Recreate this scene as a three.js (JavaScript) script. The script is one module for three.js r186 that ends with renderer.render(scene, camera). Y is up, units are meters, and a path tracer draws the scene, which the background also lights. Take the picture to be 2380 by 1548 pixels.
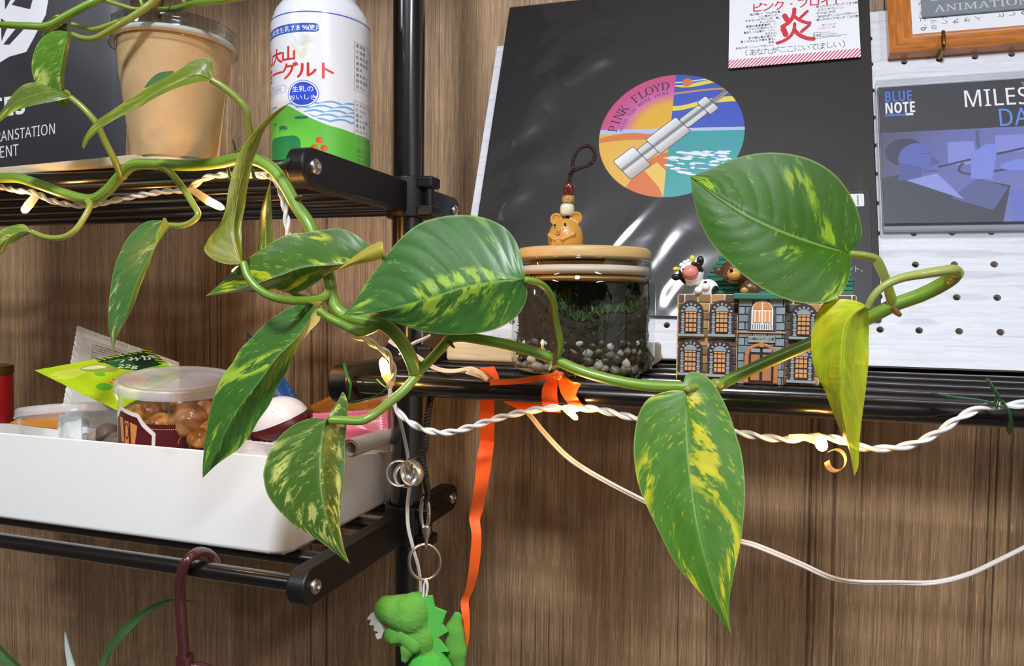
import * as THREE from 'three';
import { mergeGeometries, mergeVertices } from 'three/addons/utils/BufferGeometryUtils.js';
import { RoundedBoxGeometry } from 'three/addons/geometries/RoundedBoxGeometry.js';
import { MarchingCubes } from 'three/addons/objects/MarchingCubes.js';
import { RectAreaLightUniformsLib } from 'three/addons/lights/RectAreaLightUniformsLib.js';

// ───────────────────────── camera, light, exposure ─────────────────────────
const scene = new THREE.Scene();
const renderer = new THREE.WebGLRenderer({ antialias: true });
renderer.toneMapping = THREE.LinearToneMapping;
renderer.toneMappingExposure = 1.0;
renderer.shadowMap.enabled = true;
RectAreaLightUniformsLib.init();
scene.background = new THREE.Color(0x000000);

const FOC = 1740, CX = 1190, CY = 774;               // the lens, for a 2380 x 1548 frame; the eye is the origin, y up, the wall is at -z
const camera = new THREE.PerspectiveCamera(2 * Math.atan(774 / FOC) * 180 / Math.PI, 2380 / 1548, 0.02, 20);
const AX = new THREE.Vector3(0.95165, 0.01125, -0.30699), AY = new THREE.Vector3(0.02362, -0.99905, 0.03661), AZ = new THREE.Vector3(-0.30629, -0.04209, -0.95101);
camera.matrixAutoUpdate = true;
camera.quaternion.setFromRotationMatrix(new THREE.Matrix4().makeBasis(AX.clone(), AY.clone().negate(), AZ.clone().negate()));
scene.add(camera);

const ROOM = { x0: -2.1, x1: 2.1, y0: -1.35, y1: 1.15, z0: -0.705, z1: 2.4 };
// ceiling lamps: [x, z, width, length, radiance]
const LAMPS = [[-0.06, 0.74, 0.15, 0.34, 225], [-1.3, 1.3, 0.16, 0.62, 42], [1.3, 1.3, 0.16, 0.62, 80]];
const LED = 0.012;                                   // candela of each fairy light
const LEDGLOW = 9;

// ───────────────────────── helpers ─────────────────────────
const V = (x, y, z) => new THREE.Vector3(x, y, z);
function ray(px, py) {                               // direction through a point of the frame, scaled to one metre of depth towards the wall
  const a = (px - CX) / FOC, b = (py - CY) / FOC;
  const r = AX.clone().multiplyScalar(a).addScaledVector(AY, b).add(AZ);
  return r.divideScalar(-r.z);
}
const P = (px, py, d) => ray(px, py).multiplyScalar(d);                     // the point at depth d (z = -d)
const PY = (px, py, y) => { const r = ray(px, py); return r.multiplyScalar(y / r.y); };
const mpp = (px, py, d) => P(px, py, d).dot(AZ) / FOC;                      // metres per pixel there
let seedv = 7;
const rnd = () => { seedv = (seedv * 1664525 + 1013904223) >>> 0; return seedv / 4294967296; };
const rr = (a, b) => a + (b - a) * rnd();
const clamp = (x, a = 0, b = 1) => Math.min(b, Math.max(a, x));
const smooth = (a, b, x) => { const t = clamp((x - a) / (b - a)); return t * t * (3 - 2 * t); };
const hash = (x, y) => { let h = (x * 374761393 + y * 668265263) | 0; h = Math.imul(h ^ (h >>> 13), 1274126177); return ((h ^ (h >>> 16)) >>> 0) / 4294967296; };
function vnoise(x, y) {
  const xi = Math.floor(x), yi = Math.floor(y); let fx = x - xi, fy = y - yi;
  fx = fx * fx * (3 - 2 * fx); fy = fy * fy * (3 - 2 * fy);
  return (hash(xi, yi) * (1 - fx) + hash(xi + 1, yi) * fx) * (1 - fy) + (hash(xi, yi + 1) * (1 - fx) + hash(xi + 1, yi + 1) * fx) * fy;
}
const n3 = (x, y, z) => (vnoise(x + z * 0.71, y - z * 0.37) + vnoise(y + 31.7 + x * 0.3, z + 11.3) + vnoise(z - 17.1 + y * 0.3, x + 5.9)) / 3;

const used = new Map();
function numbered(n) { const k = used.get(n) ?? 0; used.set(n, k + 1); return k ? n + '_' + String(k).padStart(3, '0') : n; }
function tag(o, label, category, group, kind) {
  if (label) o.userData.label = label; if (category) o.userData.category = category;
  if (group) o.userData.group = group; if (kind) o.userData.kind = kind; return o;
}
function thing(name, label, category, pos = V(0, 0, 0), group) {            // a Group at the thing's base
  const g = new THREE.Group(); g.name = numbered(name); g.position.copy(pos); scene.add(g); return tag(g, label, category, group);
}
const worldOf = (o) => { o.updateWorldMatrix(true, false); return o.matrixWorld; };
function merged(geos) {
  if (!Array.isArray(geos)) return geos;
  if (geos.length === 1) return geos[0];
  const col = geos.some((g) => g.attributes.color);
  const l = geos.map((g) => {
    const h = g.index ? g.toNonIndexed() : g.clone();
    for (const k of Object.keys(h.attributes)) if (!['position', 'normal', 'uv'].includes(k) && !(k === 'color' && col)) h.deleteAttribute(k);
    if (!h.attributes.uv) h.setAttribute('uv', new THREE.BufferAttribute(new Float32Array(h.attributes.position.count * 2), 2));
    if (!h.attributes.normal) h.computeVertexNormals();
    return h;
  });
  return mergeGeometries(l, false);
}
// a mesh; geometry given in WORLD metres is moved into its parent's frame
function part(parent, name, geos, mat, label) {
  const g = merged(geos); if (parent !== scene) g.applyMatrix4(worldOf(parent).clone().invert());
  const m = new THREE.Mesh(g, mat); m.name = parent === scene ? numbered(name) : name; parent.add(m);
  if (label) m.userData.label = label; return m;
}
function lpart(parent, name, geos, mat, label) {     // the same, geometry already in the parent's frame
  const m = new THREE.Mesh(merged(geos), mat); m.name = name; parent.add(m); if (label) m.userData.label = label; return m;
}
const std = (c, rough = 0.6, o = {}) => new THREE.MeshStandardMaterial({ color: c, roughness: rough, side: THREE.DoubleSide, ...o });
const phy = (c, rough = 0.5, o = {}) => new THREE.MeshPhysicalMaterial({ color: c, roughness: rough, side: THREE.DoubleSide, ...o });
const clear = (c = 0xffffff, rough = 0.04, o = {}) => phy(c, rough, { transmission: 1, thickness: 0, ior: 1.45, ...o });

function canvasTex(w, h, draw, srgb = true) {
  const c = document.createElement('canvas'); c.width = w; c.height = h; const x = c.getContext('2d'); draw(x, w, h);
  const t = new THREE.CanvasTexture(c); if (srgb) t.colorSpace = THREE.SRGBColorSpace; t.magFilter = THREE.LinearFilter; return t;
}
function dataTex(w, h, fn, srgb = true) {            // fn(x, y) -> [r, g, b] 0..255
  const d = new Uint8Array(w * h * 4);
  for (let y = 0; y < h; y++) for (let x = 0; x < w; x++) { const c = fn(x, y), i = (y * w + x) * 4; d[i] = clamp(c[0], 0, 255); d[i + 1] = clamp(c[1], 0, 255); d[i + 2] = clamp(c[2], 0, 255); d[i + 3] = 255; }
  const t = new THREE.DataTexture(d, w, h); if (srgb) t.colorSpace = THREE.SRGBColorSpace;
  t.magFilter = THREE.LinearFilter; t.wrapS = t.wrapT = THREE.MirroredRepeatWrapping; t.needsUpdate = true; return t;
}
const css = (r, g, b, a = 1) => `rgba(${r | 0},${g | 0},${b | 0},${a})`;

// boxes, bars, tubes
function box(w, h, d, r = 0.001, x = 0, y = 0, z = 0) { const g = new RoundedBoxGeometry(w, h, d, 3, Math.min(r, w / 2.01, h / 2.01, d / 2.01)); g.translate(x, y, z); return g; }
function cyl(a, b, r, r2 = r, seg = 24) {
  const d = b.clone().sub(a), g = new THREE.CylinderGeometry(r2, r, d.length(), seg);
  g.applyQuaternion(new THREE.Quaternion().setFromUnitVectors(V(0, 1, 0), d.normalize())); const m = a.clone().add(b).multiplyScalar(0.5); g.translate(m.x, m.y, m.z); return g;
}
function lathe(prof, seg = 48) { return new THREE.LatheGeometry(prof.map(([r, y]) => new THREE.Vector2(Math.max(r, 1e-5), y)), seg); }
// swept tube: points, radius(t) along it, round end caps by tapering the last rings
function sweep(pts, rad, n = 60, m = 10, flat = 1) {
  const c = pts instanceof THREE.Curve ? pts : new THREE.CatmullRomCurve3(pts, false, 'centripetal'), fr = c.computeFrenetFrames(n, false), pos = [], uv = [], idx = [];
  const rf = typeof rad === 'function' ? rad : () => rad, rows = [];
  const L = c.getLength();
  for (let i = 0; i <= n; i++) {
    const t = i / n, p = c.getPointAt(t), r = rf(t);
    if (i === 0) { rows.push([p.clone().addScaledVector(fr.tangents[0], -r * 0.6), fr.normals[0], fr.binormals[0], r * 0.02, 0], [p.clone().addScaledVector(fr.tangents[0], -r * 0.35), fr.normals[0], fr.binormals[0], r * 0.75, 0]); }
    rows.push([p, fr.normals[i], fr.binormals[i], r, t]);
    if (i === n) { rows.push([p.clone().addScaledVector(fr.tangents[n], r * 0.35), fr.normals[n], fr.binormals[n], r * 0.75, 1], [p.clone().addScaledVector(fr.tangents[n], r * 0.6), fr.normals[n], fr.binormals[n], r * 0.02, 1]); }
  }
  rows.forEach(([p, N, B, r, t]) => { for (let j = 0; j <= m; j++) { const a = j / m * Math.PI * 2, q = p.clone().addScaledVector(N, Math.cos(a) * r).addScaledVector(B, Math.sin(a) * r * flat); pos.push(q.x, q.y, q.z); uv.push(j / m, t * L); } });
  for (let i = 0; i < rows.length - 1; i++) for (let j = 0; j < m; j++) { const a = i * (m + 1) + j, b = a + m + 1; idx.push(a, b, a + 1, b, b + 1, a + 1); }
  const g = new THREE.BufferGeometry(); g.setAttribute('position', new THREE.Float32BufferAttribute(pos, 3)); g.setAttribute('uv', new THREE.Float32BufferAttribute(uv, 2)); g.setIndex(idx); g.computeVertexNormals(); return g;
}
const path = (list, d) => list.map((q) => P(q[0], q[1], q[2] ?? d));
// a grid surface from fn(u, v) -> Vector3, u and v in 0..1
function grid(nu, nv, fn, uvf) {
  const pos = [], uv = [], idx = [];
  for (let j = 0; j <= nv; j++) for (let i = 0; i <= nu; i++) { const p = fn(i / nu, j / nv); pos.push(p.x, p.y, p.z); const t = uvf ? uvf(i / nu, j / nv) : [i / nu, j / nv]; uv.push(t[0], t[1]); }
  for (let j = 0; j < nv; j++) for (let i = 0; i < nu; i++) { const a = j * (nu + 1) + i, b = a + nu + 1; idx.push(a, a + 1, b, b, a + 1, b + 1); }
  const g = new THREE.BufferGeometry(); g.setAttribute('position', new THREE.Float32BufferAttribute(pos, 3)); g.setAttribute('uv', new THREE.Float32BufferAttribute(uv, 2)); g.setIndex(idx); g.computeVertexNormals(); return g;
}
// a strip of cloth or tape between two edges, given a little thickness
function strip(a, b, thick = 0.0004, n = 60) {
  const ca = new THREE.CatmullRomCurve3(a, false, 'centripetal'), cb = new THREE.CatmullRomCurve3(b, false, 'centripetal'), mid = (t) => ca.getPoint(t).add(cb.getPoint(t)).multiplyScalar(0.5);
  const side = (o) => grid(6, n, (u, v) => {
    const p = ca.getPoint(v), q = cb.getPoint(v), t = mid(Math.min(1, v + 0.01)).sub(mid(Math.max(0, v - 0.01))), nn = q.clone().sub(p).cross(t).normalize();
    return p.lerp(q, u).addScaledVector(nn, o);
  });
  return thick ? [side(thick / 2), side(-thick / 2)] : [side(0)];
}
// an implicit solid, meshed: fn(x, y, z) is a signed distance, col(p) an optional colour
function solid(fn, c, h, n = 48, col) {
  const mc = new MarchingCubes(n, std(0xffffff), false, false, 120000); mc.isolation = 0;
  for (let z = 0; z < n; z++) for (let y = 0; y < n; y++) for (let x = 0; x < n; x++)
    mc.field[x + y * n + z * n * n] = -fn(c.x + (x - n / 2) / (n / 2) * h, c.y + (y - n / 2) / (n / 2) * h, c.z + (z - n / 2) / (n / 2) * h) / h;
  mc.update();
  let g = new THREE.BufferGeometry(); const k = mc.count;
  const p = new Float32Array(k * 3); for (let i = 0; i < k; i++) { p[i * 3] = c.x + mc.positionArray[i * 3] * h; p[i * 3 + 1] = c.y + mc.positionArray[i * 3 + 1] * h; p[i * 3 + 2] = c.z + mc.positionArray[i * 3 + 2] * h; }
  g.setAttribute('position', new THREE.BufferAttribute(p, 3)); g = mergeVertices(g, h * 1e-4); g.computeVertexNormals();
  const q = g.attributes.position;
  if (col) { const a = new Float32Array(q.count * 3); for (let i = 0; i < q.count; i++) { const s = col(q.getX(i), q.getY(i), q.getZ(i)); a[i * 3] = s.r; a[i * 3 + 1] = s.g; a[i * 3 + 2] = s.b; } g.setAttribute('color', new THREE.BufferAttribute(a, 3)); }
  return g;
}
const smin = (a, b, k) => { const h = Math.max(k - Math.abs(a - b), 0) / k; return Math.min(a, b) - h * h * k * 0.25; };
const ball = (x, y, z, c, r, s = [1, 1, 1]) => { const a = (x - c.x) / s[0], b = (y - c.y) / s[1], e = (z - c.z) / s[2]; return (Math.sqrt(a * a + b * b + e * e) - r) * Math.min(...s); };
function caps(x, y, z, a, b, ra, rb = ra) {
  const bx = b.x - a.x, by = b.y - a.y, bz = b.z - a.z, t = clamp(((x - a.x) * bx + (y - a.y) * by + (z - a.z) * bz) / (bx * bx + by * by + bz * bz));
  return Math.hypot(x - a.x - bx * t, y - a.y - by * t, z - a.z - bz * t) - (ra + (rb - ra) * t);
}
const C = (h) => new THREE.Color(h);

// strokes of the Japanese characters, in a 100 x 100 box
const GLYPH = {
  大: 'M8 38H92M50 8C50 50 40 75 10 94M50 45C58 70 72 84 94 94', 山: 'M50 8V86M14 40V86H86M86 40V88', 生: 'M28 10C24 30 18 40 8 50M24 32H84M50 6V90M18 60H82M6 90H94',
  産: 'M50 4V14M14 14H86M34 16L38 26M66 16L60 28M12 30H92M18 30C18 60 16 78 6 94M36 36C34 46 30 52 26 56M32 48H84M58 38V88M36 68H82M24 88H92',
  乳: 'M46 6C30 12 20 14 10 14M12 22L16 34M28 20L32 32M48 18L42 34M12 44H44L28 56V84C28 94 22 92 16 88M6 68H52M64 10V82C64 92 70 92 80 92C92 92 92 86 92 72',
  使: 'M28 6C22 30 14 44 4 54M18 36V94M34 20H94M42 34H86V56H42ZM62 8V56C60 76 48 86 32 94M44 64C56 80 72 90 94 94', 用: 'M18 12H82V86C82 94 74 92 66 90M18 12V60C18 78 14 86 6 94M18 36H82M18 60H82M50 12V92',
  県: 'M28 8H74V52H28ZM28 22H74M28 36H74M14 20V66H90M50 66V96M28 74L14 90M70 74L88 90', 不: 'M10 14H90M54 16C44 40 26 56 8 66M50 36V94M56 44L88 66',
  炎: 'M50 4C50 26 40 40 20 50M50 22C60 36 72 44 88 48M26 16L32 28M76 14L64 30M50 48C50 74 36 88 8 96M50 64C60 82 74 90 94 94M20 60L28 76M82 58L66 76',
  東: 'M10 18H90M22 30H78V62H22ZM22 46H78M50 4V96M48 62C36 78 22 86 6 90M52 62C64 78 78 86 94 90', 京: 'M50 4V16M8 16H92M26 30H74V52H26ZM50 52V90C50 96 42 94 36 92M30 62C26 72 18 80 10 86M70 62L90 84',
  国: 'M10 8H90V92H10ZM24 26H76M26 48H74M22 74H78M50 26V74M62 56L70 66', 際: 'M12 8V94M12 10H32C26 28 28 34 24 40C36 50 30 60 20 58M46 8C42 22 38 28 32 36M62 8H84C82 26 74 36 60 44M42 24L50 30M56 20L90 44M50 50H80M38 62H94M66 62V94M50 72L38 86M80 72L92 86',
  小: 'M50 6V88C50 96 42 92 36 88M24 34C20 52 14 60 6 70M74 32L94 68', 樽: 'M4 28H36M20 6V94M20 32C16 50 10 60 4 68M22 40L34 54M44 8L50 18M84 6L76 18M46 24H92V60H46ZM46 44H92M60 24V44M76 24V44M38 70H96M78 60V90C78 96 70 94 64 92M52 78L60 86',
  堂: 'M50 4V20M26 8L32 18M76 6L68 18M10 36V24H90V36M32 38H70V54H32ZM20 70H80M50 56V90M8 92H92', 風: 'M16 8H84V80C86 94 94 88 94 78M16 8C16 60 14 80 6 94M34 24C44 24 56 22 64 18M34 38H66V58H34ZM50 24V76M30 80H70',
  舞: 'M28 4L10 22M20 14H90M6 44H94M22 24V44M40 24V44M60 24V44M78 24V44M30 50C24 66 18 70 8 76M26 60H46C40 80 30 90 10 96M56 56H92M54 76H94M76 50V96', 部: 'M28 6V16M8 18H50M18 24L22 34M42 22L36 36M6 40H52M14 54H46V86H14ZM64 10V94M64 12H90C84 30 86 34 80 42C98 54 92 76 74 72',
  の: 'M52 20C48 60 36 82 24 78C10 72 14 24 54 20C92 18 96 74 56 88', お: 'M10 30H60M34 8V80C30 92 12 86 14 74C20 58 80 42 84 66C86 82 66 90 54 84M70 18L90 34', い: 'M16 22C16 50 22 76 38 80L44 66M70 28C82 40 88 54 90 70',
  し: 'M30 10V66C30 94 66 92 84 62', さ: 'M10 34H88M42 8C52 32 60 46 72 56M72 56C40 46 14 60 20 76C28 92 60 92 70 88', あ: 'M14 24H82M42 6C40 40 44 70 52 86M68 38C60 70 30 92 18 80C8 64 40 44 64 46C96 50 94 84 58 92',
  な: 'M8 30H56M34 8C30 36 22 54 10 68M70 20L92 36M64 40V74C64 94 30 92 32 80C36 66 70 72 88 88', た: 'M6 28H56M30 8C26 44 18 68 6 90M56 44H90M54 62C52 84 70 88 94 84', が: 'M8 32H56C60 56 52 92 36 84M34 8C30 44 20 72 8 90M66 28C76 38 82 50 84 62M72 8L80 20M86 4L94 16',
  か: 'M8 32H56C60 56 52 92 36 84M34 8C30 44 20 72 8 90M70 22C80 34 88 48 90 62', こ: 'M22 20H76M16 66C18 86 50 86 86 82', に: 'M18 12C12 40 14 70 20 88M44 26H88M42 66C44 84 70 84 92 80', て: 'M8 22H92C50 30 34 60 56 82C64 88 72 88 80 86',
  ほ: 'M16 12C10 40 12 70 18 90M42 18H90M40 42H92M68 18V74C68 94 40 92 40 80C42 68 72 70 92 88', よ: 'M50 8V72C50 94 16 90 18 78C24 64 70 72 88 88M52 30H82', う: 'M30 10L66 16M18 40C50 24 84 30 80 54C76 74 56 88 36 94', そ: 'M22 14H76L20 48H90C52 48 36 76 54 86C62 90 70 90 76 90',
  は: 'M16 12C10 40 12 70 18 90M40 34H92M68 10V74C68 94 38 92 40 80C42 68 72 70 92 88', っ: 'M20 50C60 36 86 44 82 62C78 80 56 86 40 88', す: 'M8 24H92M56 8V56C56 76 30 72 34 56C40 40 62 50 56 70C52 84 44 90 36 94', り: 'M26 12V52M70 10C74 50 66 76 40 92', と: 'M28 10L40 44M82 26C40 44 14 60 22 76C30 90 60 88 84 84',
  も: 'M44 6C36 40 34 70 44 84C60 96 84 80 76 56M16 30H68M14 52H66', れ: 'M24 6V94M6 28H36L8 74C30 46 56 20 60 36V70C60 88 76 90 92 70', ん: 'M50 8L10 90C28 54 44 44 48 60C50 90 60 100 92 60', み: 'M18 16H50C44 50 28 84 14 78C4 68 30 50 88 66M74 38C74 64 66 80 52 92',
  ヨ: 'M18 16H82V92M22 52H82M16 86H82', ー: 'M8 50H92', グ: 'M34 8C30 26 20 42 8 52M32 22H72C68 56 48 80 24 94M78 8L86 20M90 4L98 16', ル: 'M28 14C30 50 24 76 6 92M58 10V86C72 80 86 66 94 50', ト: 'M36 6V94M38 36L82 58', オ: 'M10 30H90M62 6V84C62 94 52 92 44 88M60 32C46 56 28 72 8 82',
  ゴ: 'M14 24H74V88M12 84H74M80 8L86 20M92 4L98 16', ピ: 'M22 10V78C22 88 34 88 84 86M78 30C60 44 40 48 22 50M92 14a7 7 0 1 1 -14 0a7 7 0 1 1 14 0', ン: 'M12 18L34 34M10 88C50 80 78 56 92 26', ク: 'M34 8C30 26 20 42 8 52M32 22H80C76 56 54 80 28 94', フ: 'M12 18H86C84 54 60 80 30 94', ロ: 'M16 18H84V86H16Z',
  イ: 'M84 8C64 38 40 54 8 66M54 40V96', ド: 'M30 6V94M32 36L72 56M64 10L74 24M82 6L92 20', マ: 'M8 20H90C80 46 64 62 48 72M30 52L60 86', ス: 'M16 18H80C70 54 46 78 10 90M52 58L92 90', デ: 'M20 16H66M6 44H90M52 44C52 70 40 84 22 94M76 6L84 20M90 4L98 16', ダ: 'M34 8C30 26 20 42 8 52M32 22H72C68 56 48 80 24 94M28 44L60 62M78 8L86 20M90 4L98 16',
  ア: 'M10 16H90C84 36 74 46 60 52M48 36C48 66 38 82 16 94', モ: 'M16 18H84M8 48H92M46 18V80C48 88 60 88 88 86', シ: 'M20 12L42 24M10 38L32 50M14 90C50 80 78 56 92 30', カ: 'M10 30H84C82 70 76 96 60 86M46 6C46 50 36 76 12 94', ウ: 'M50 4V20M14 42V22H86C86 60 66 82 34 94', ネ: 'M50 4V16M14 26H80C64 50 40 62 8 72M50 52V96M62 56L88 72', ギ: 'M20 30L76 22M14 58L84 46M42 6L58 94M80 8L86 20M92 4L98 16',
  '・': 'M46 48h8', '、': 'M16 72L34 90', '。': 'M30 80a9 9 0 1 1 -18 0a9 9 0 1 1 18 0', '(': 'M74 4C44 30 44 70 74 96', ')': 'M26 4C56 30 56 70 26 96', '「': 'M30 80V10H70', '●': 'M44 50h12', '―': 'M4 50H96',
};
function jt(x, str, px, py, size, { color = '#111', w = 8, gap = 1, sx = 1, vert = false } = {}) {   // draws a line of characters, top left at px, py
  x.save(); x.strokeStyle = color; x.lineCap = 'round'; x.lineJoin = 'round'; let cx = px, cy = py;
  for (const ch of str) {
    if (GLYPH[ch]) { x.save(); x.translate(cx, cy); x.scale(size / 100 * sx, size / 100); x.lineWidth = w; x.stroke(new Path2D(GLYPH[ch])); x.restore(); }
    else if (ch !== ' ' && ch.charCodeAt(0) < 128) { x.save(); x.fillStyle = color; x.font = `bold ${size}px sans-serif`; x.textBaseline = 'top'; x.translate(cx + size * 0.08, cy - size * 0.06); x.scale(sx, 1); x.fillText(ch, 0, 0); x.restore(); }
    if (vert) cy += size * gap; else cx += size * sx * gap * (GLYPH[ch] ? 1 : 0.8);
  }
  x.restore();
}

// ───────────────────────── lamps ─────────────────────────
for (const [x, z, w, l, rad] of LAMPS) {
  const t = thing('ceiling_lamp', ['slim white ceiling lamp above and in front of the shelf', 'slim white ceiling lamp near the left wall', 'slim white ceiling lamp near the right wall'][LAMPS.findIndex((q) => q[0] === x)], 'lamp', V(x, ROOM.y1, z));
  lpart(t, 'housing', box(w + 0.03, 0.03, l + 0.03, 0.004, 0, -0.015, 0), std(0xf2f2f0, 0.4));
  const g = new THREE.PlaneGeometry(w, l); g.rotateX(Math.PI / 2); g.translate(0, -0.031, 0);
  lpart(t, 'diffuser', g, new THREE.MeshStandardMaterial({ color: 0x111111, emissive: 0xf6f9ff, emissiveIntensity: 7, roughness: 0.6 }));
  const a = new THREE.RectAreaLight(0xf3f7ff, rad, w, l); a.position.set(0, -0.034, 0); a.rotation.x = -Math.PI / 2; t.add(a);
}

// ───────────────────────── the room ─────────────────────────
const grain = (() => {
  const W = 2048, H = 2048;
  return dataTex(W, H, (x, y) => {
    const X = x + vnoise(x * 0.01 + 5, y * 0.002) * 5;
    const broad = vnoise(X * 0.012, y * 0.0009) - 0.5, mid = vnoise(X * 0.07, y * 0.0022 + 40) - 0.5, fine = vnoise(X * 0.42, y * 0.007 + 90) - 0.5, hair = vnoise(X * 0.9, y * 0.028 + 7) - 0.5;
    const line = smooth(0.72, 0.86, vnoise(X * 0.17 + 300, y * 0.0011)) * smooth(0.45, 0.7, vnoise(X * 0.012 + 60, y * 0.0007)), fleck = smooth(0.8, 0.95, vnoise(X * 0.8 + 70, y * 0.02)) * 0.16;
    const k = 1.06 + broad * 0.14 + mid * 0.18 + fine * 0.29 + hair * 0.24 - line * 0.34 + fleck * 1.4, gg = (hash(x, y) - 0.5) * 0.06;
    return [161 * (k + gg), 131 * (k + gg) - line * 3, 99 * (k + gg) - line * 4];
  });
})();
const struct = (n, geo, m) => { const o = new THREE.Mesh(geo, m); o.name = n; o.userData.kind = 'structure'; scene.add(o); return o; };
{
  const { x0, x1, y0, y1, z0, z1 } = ROOM, T = 0.08, w = x1 - x0, h = y1 - y0, d = z1 - z0, cx = (x0 + x1) / 2, cy = (y0 + y1) / 2, cz = (z0 + z1) / 2;
  const b = (a, e, f, X, Y, Z) => { const g = new THREE.BoxGeometry(a, e, f); g.translate(X, Y, Z); return g; };
  const bg = b(w + 2 * T, h + 2 * T, T, cx, cy, z0 - T / 2), p = bg.attributes.position, u = bg.attributes.uv;
  for (let i = 0; i < p.count; i++) u.setXY(i, p.getX(i) / 0.62 + 0.31, p.getY(i) / 0.62 + 0.17);
  struct('wall_back', bg, std(0xffffff, 0.5, { map: grain, bumpMap: grain, bumpScale: 0.0002 }));
  const paint = std(0xdcd9d2, 0.9);
  struct('wall_left', b(T, h + 2 * T, d, x0 - T / 2, cy, cz), std(0x6f5a48, 0.8)); struct('wall_right', b(T, h + 2 * T, d, x1 + T / 2, cy, cz), paint);
  struct('wall_front', b(w + 2 * T, h + 2 * T, T, cx, cy, z1 + T / 2), std(0x45403b, 0.85));
  struct('ceiling', b(w, T, d, cx, y1 + T / 2, cz), std(0xecebe6, 0.95)); struct('floor', b(w, T, d, cx, y0 - T / 2, cz), std(0x57524c, 0.8));
}

// ───────────────────────── the rack ─────────────────────────
const blackMetal = phy(0x0c0d0f, 0.26, { clearcoat: 1, clearcoatRoughness: 0.14 }), blackPlastic = std(0x121316, 0.42), steel = std(0xc9ccce, 0.28, { metalness: 1 });
const SH = { top: 0.077, main: -0.0487, low: -0.171 }, ROD = 0.0052, RZ = [0.383, 0.423, 0.463, 0.503, 0.543, 0.583], POLE = V(-0.2514, 0, -0.52), AR = 0.0062;
{
  const t = thing('tension_pole', 'tall black metal upright pole between the left shelves and the right shelf', 'pole', V(POLE.x, ROOM.y0, POLE.z));
  part(t, 'upper_tube', cyl(V(POLE.x, SH.low - 0.01, POLE.z), V(POLE.x, ROOM.y1, POLE.z), 0.0121, 0.0121, 40), blackMetal);
  part(t, 'lower_tube', cyl(V(POLE.x, ROOM.y0, POLE.z), V(POLE.x, SH.low - 0.008, POLE.z), 0.0088, 0.0088, 36), blackMetal);
}
function armGeo(x, y, half = 0.0098, zf = 0.3725, zr = 0.608) {
  const s = new THREE.Shape(), L = zr - zf - 2 * half;
  s.moveTo(0, -half); s.lineTo(L, -half); s.absarc(L, 0, half, -Math.PI / 2, Math.PI / 2, false); s.lineTo(0, half); s.absarc(0, 0, half, Math.PI / 2, Math.PI * 1.5, false);
  const g = new THREE.ExtrudeGeometry(s, { depth: 2 * AR - 0.003, bevelEnabled: true, bevelSize: 0.0014, bevelThickness: 0.0015, bevelSegments: 3, curveSegments: 14 });
  g.translate(0, 0, -AR + 0.0015); g.rotateY(Math.PI / 2); g.translate(x, y, -(zf + half)); return g;               // runs from the front towards the wall
}
function boltGeo(x, y, z) {
  const g = lathe([[0, 0.0011], [0.0019, 0.0011], [0.0019, 0.0026], [0.0034, 0.0026], [0.0046, 0.0016], [0.0048, 0.0004], [0.0048, 0]], 28); g.rotateZ(-Math.PI / 2); g.translate(x, y, z); return g;
}
function clampGeo(y) {
  const g = lathe([[0.0125, -0.015], [0.0155, -0.015], [0.0165, -0.014], [0.0165, 0.014], [0.0155, 0.015], [0.0125, 0.015], [0.0125, -0.015]], 40); g.translate(POLE.x, y, POLE.z);
  const lug = [box(0.013, 0.0085, 0.016, 0.002, POLE.x + 0.0185, y + 0.0105, POLE.z + 0.004), box(0.013, 0.0085, 0.016, 0.002, POLE.x + 0.0185, y - 0.0105, POLE.z + 0.004), cyl(V(POLE.x + 0.0205, y - 0.01, POLE.z + 0.006), V(POLE.x + 0.0205, y + 0.01, POLE.z + 0.006), 0.0033)];
  return [g, ...lug];
}
function shelf(label, y, x0, x1, ax) {
  const t = thing('tube_shelf', label, 'shelf', V(ax, y, -0.49));
  for (const z of RZ) part(t, 'rod', cyl(V(x0, y, -z), V(x1, y, -z), ROD, ROD, 28), blackMetal);
  part(t, 'side_arm', armGeo(ax, y), blackPlastic);
  part(t, 'clamp', clampGeo(y), blackPlastic);
  if (ax < -0.24) for (const z of [0.383, 0.597]) part(t, 'bolt', boltGeo(ax + AR, y, -z), steel, 'silver hex socket bolt');
  else part(t, 'bolt', (() => { const g = boltGeo(0, 0, 0); g.rotateY(Math.PI); g.translate(ax - AR, y, -0.383); return g; })(), steel, 'silver hex socket bolt');
  return t;
}
shelf('upper left black tube shelf under the paper cup and the yoghurt bottle', SH.top, -1.0, POLE.x, POLE.x);
shelf('lower left black tube shelf carrying the white snack tray', SH.low, -1.0, POLE.x, POLE.x);
shelf('right black tube shelf carrying the glass jar and the toy building', SH.main, -0.2238, 0.5, -0.2238);
shelf('black tube shelf high above the paper cup with a dark storage box on it', 0.485, -1.0, POLE.x, POLE.x);
{ const t = thing('storage_box', 'dark grey storage box on the highest shelf above the photo', 'box', V(-0.62, 0.485 + ROD, -0.49)); lpart(t, 'body', box(0.66, 0.13, 0.2, 0.006, 0, 0.065, 0), std(0x1b1c1f, 0.7)); lpart(t, 'lid', box(0.668, 0.012, 0.206, 0.004, 0, 0.136, 0), std(0x202125, 0.6)); }
const TOP = { top: SH.top + ROD, main: SH.main + ROD, low: SH.low + ROD };

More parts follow.
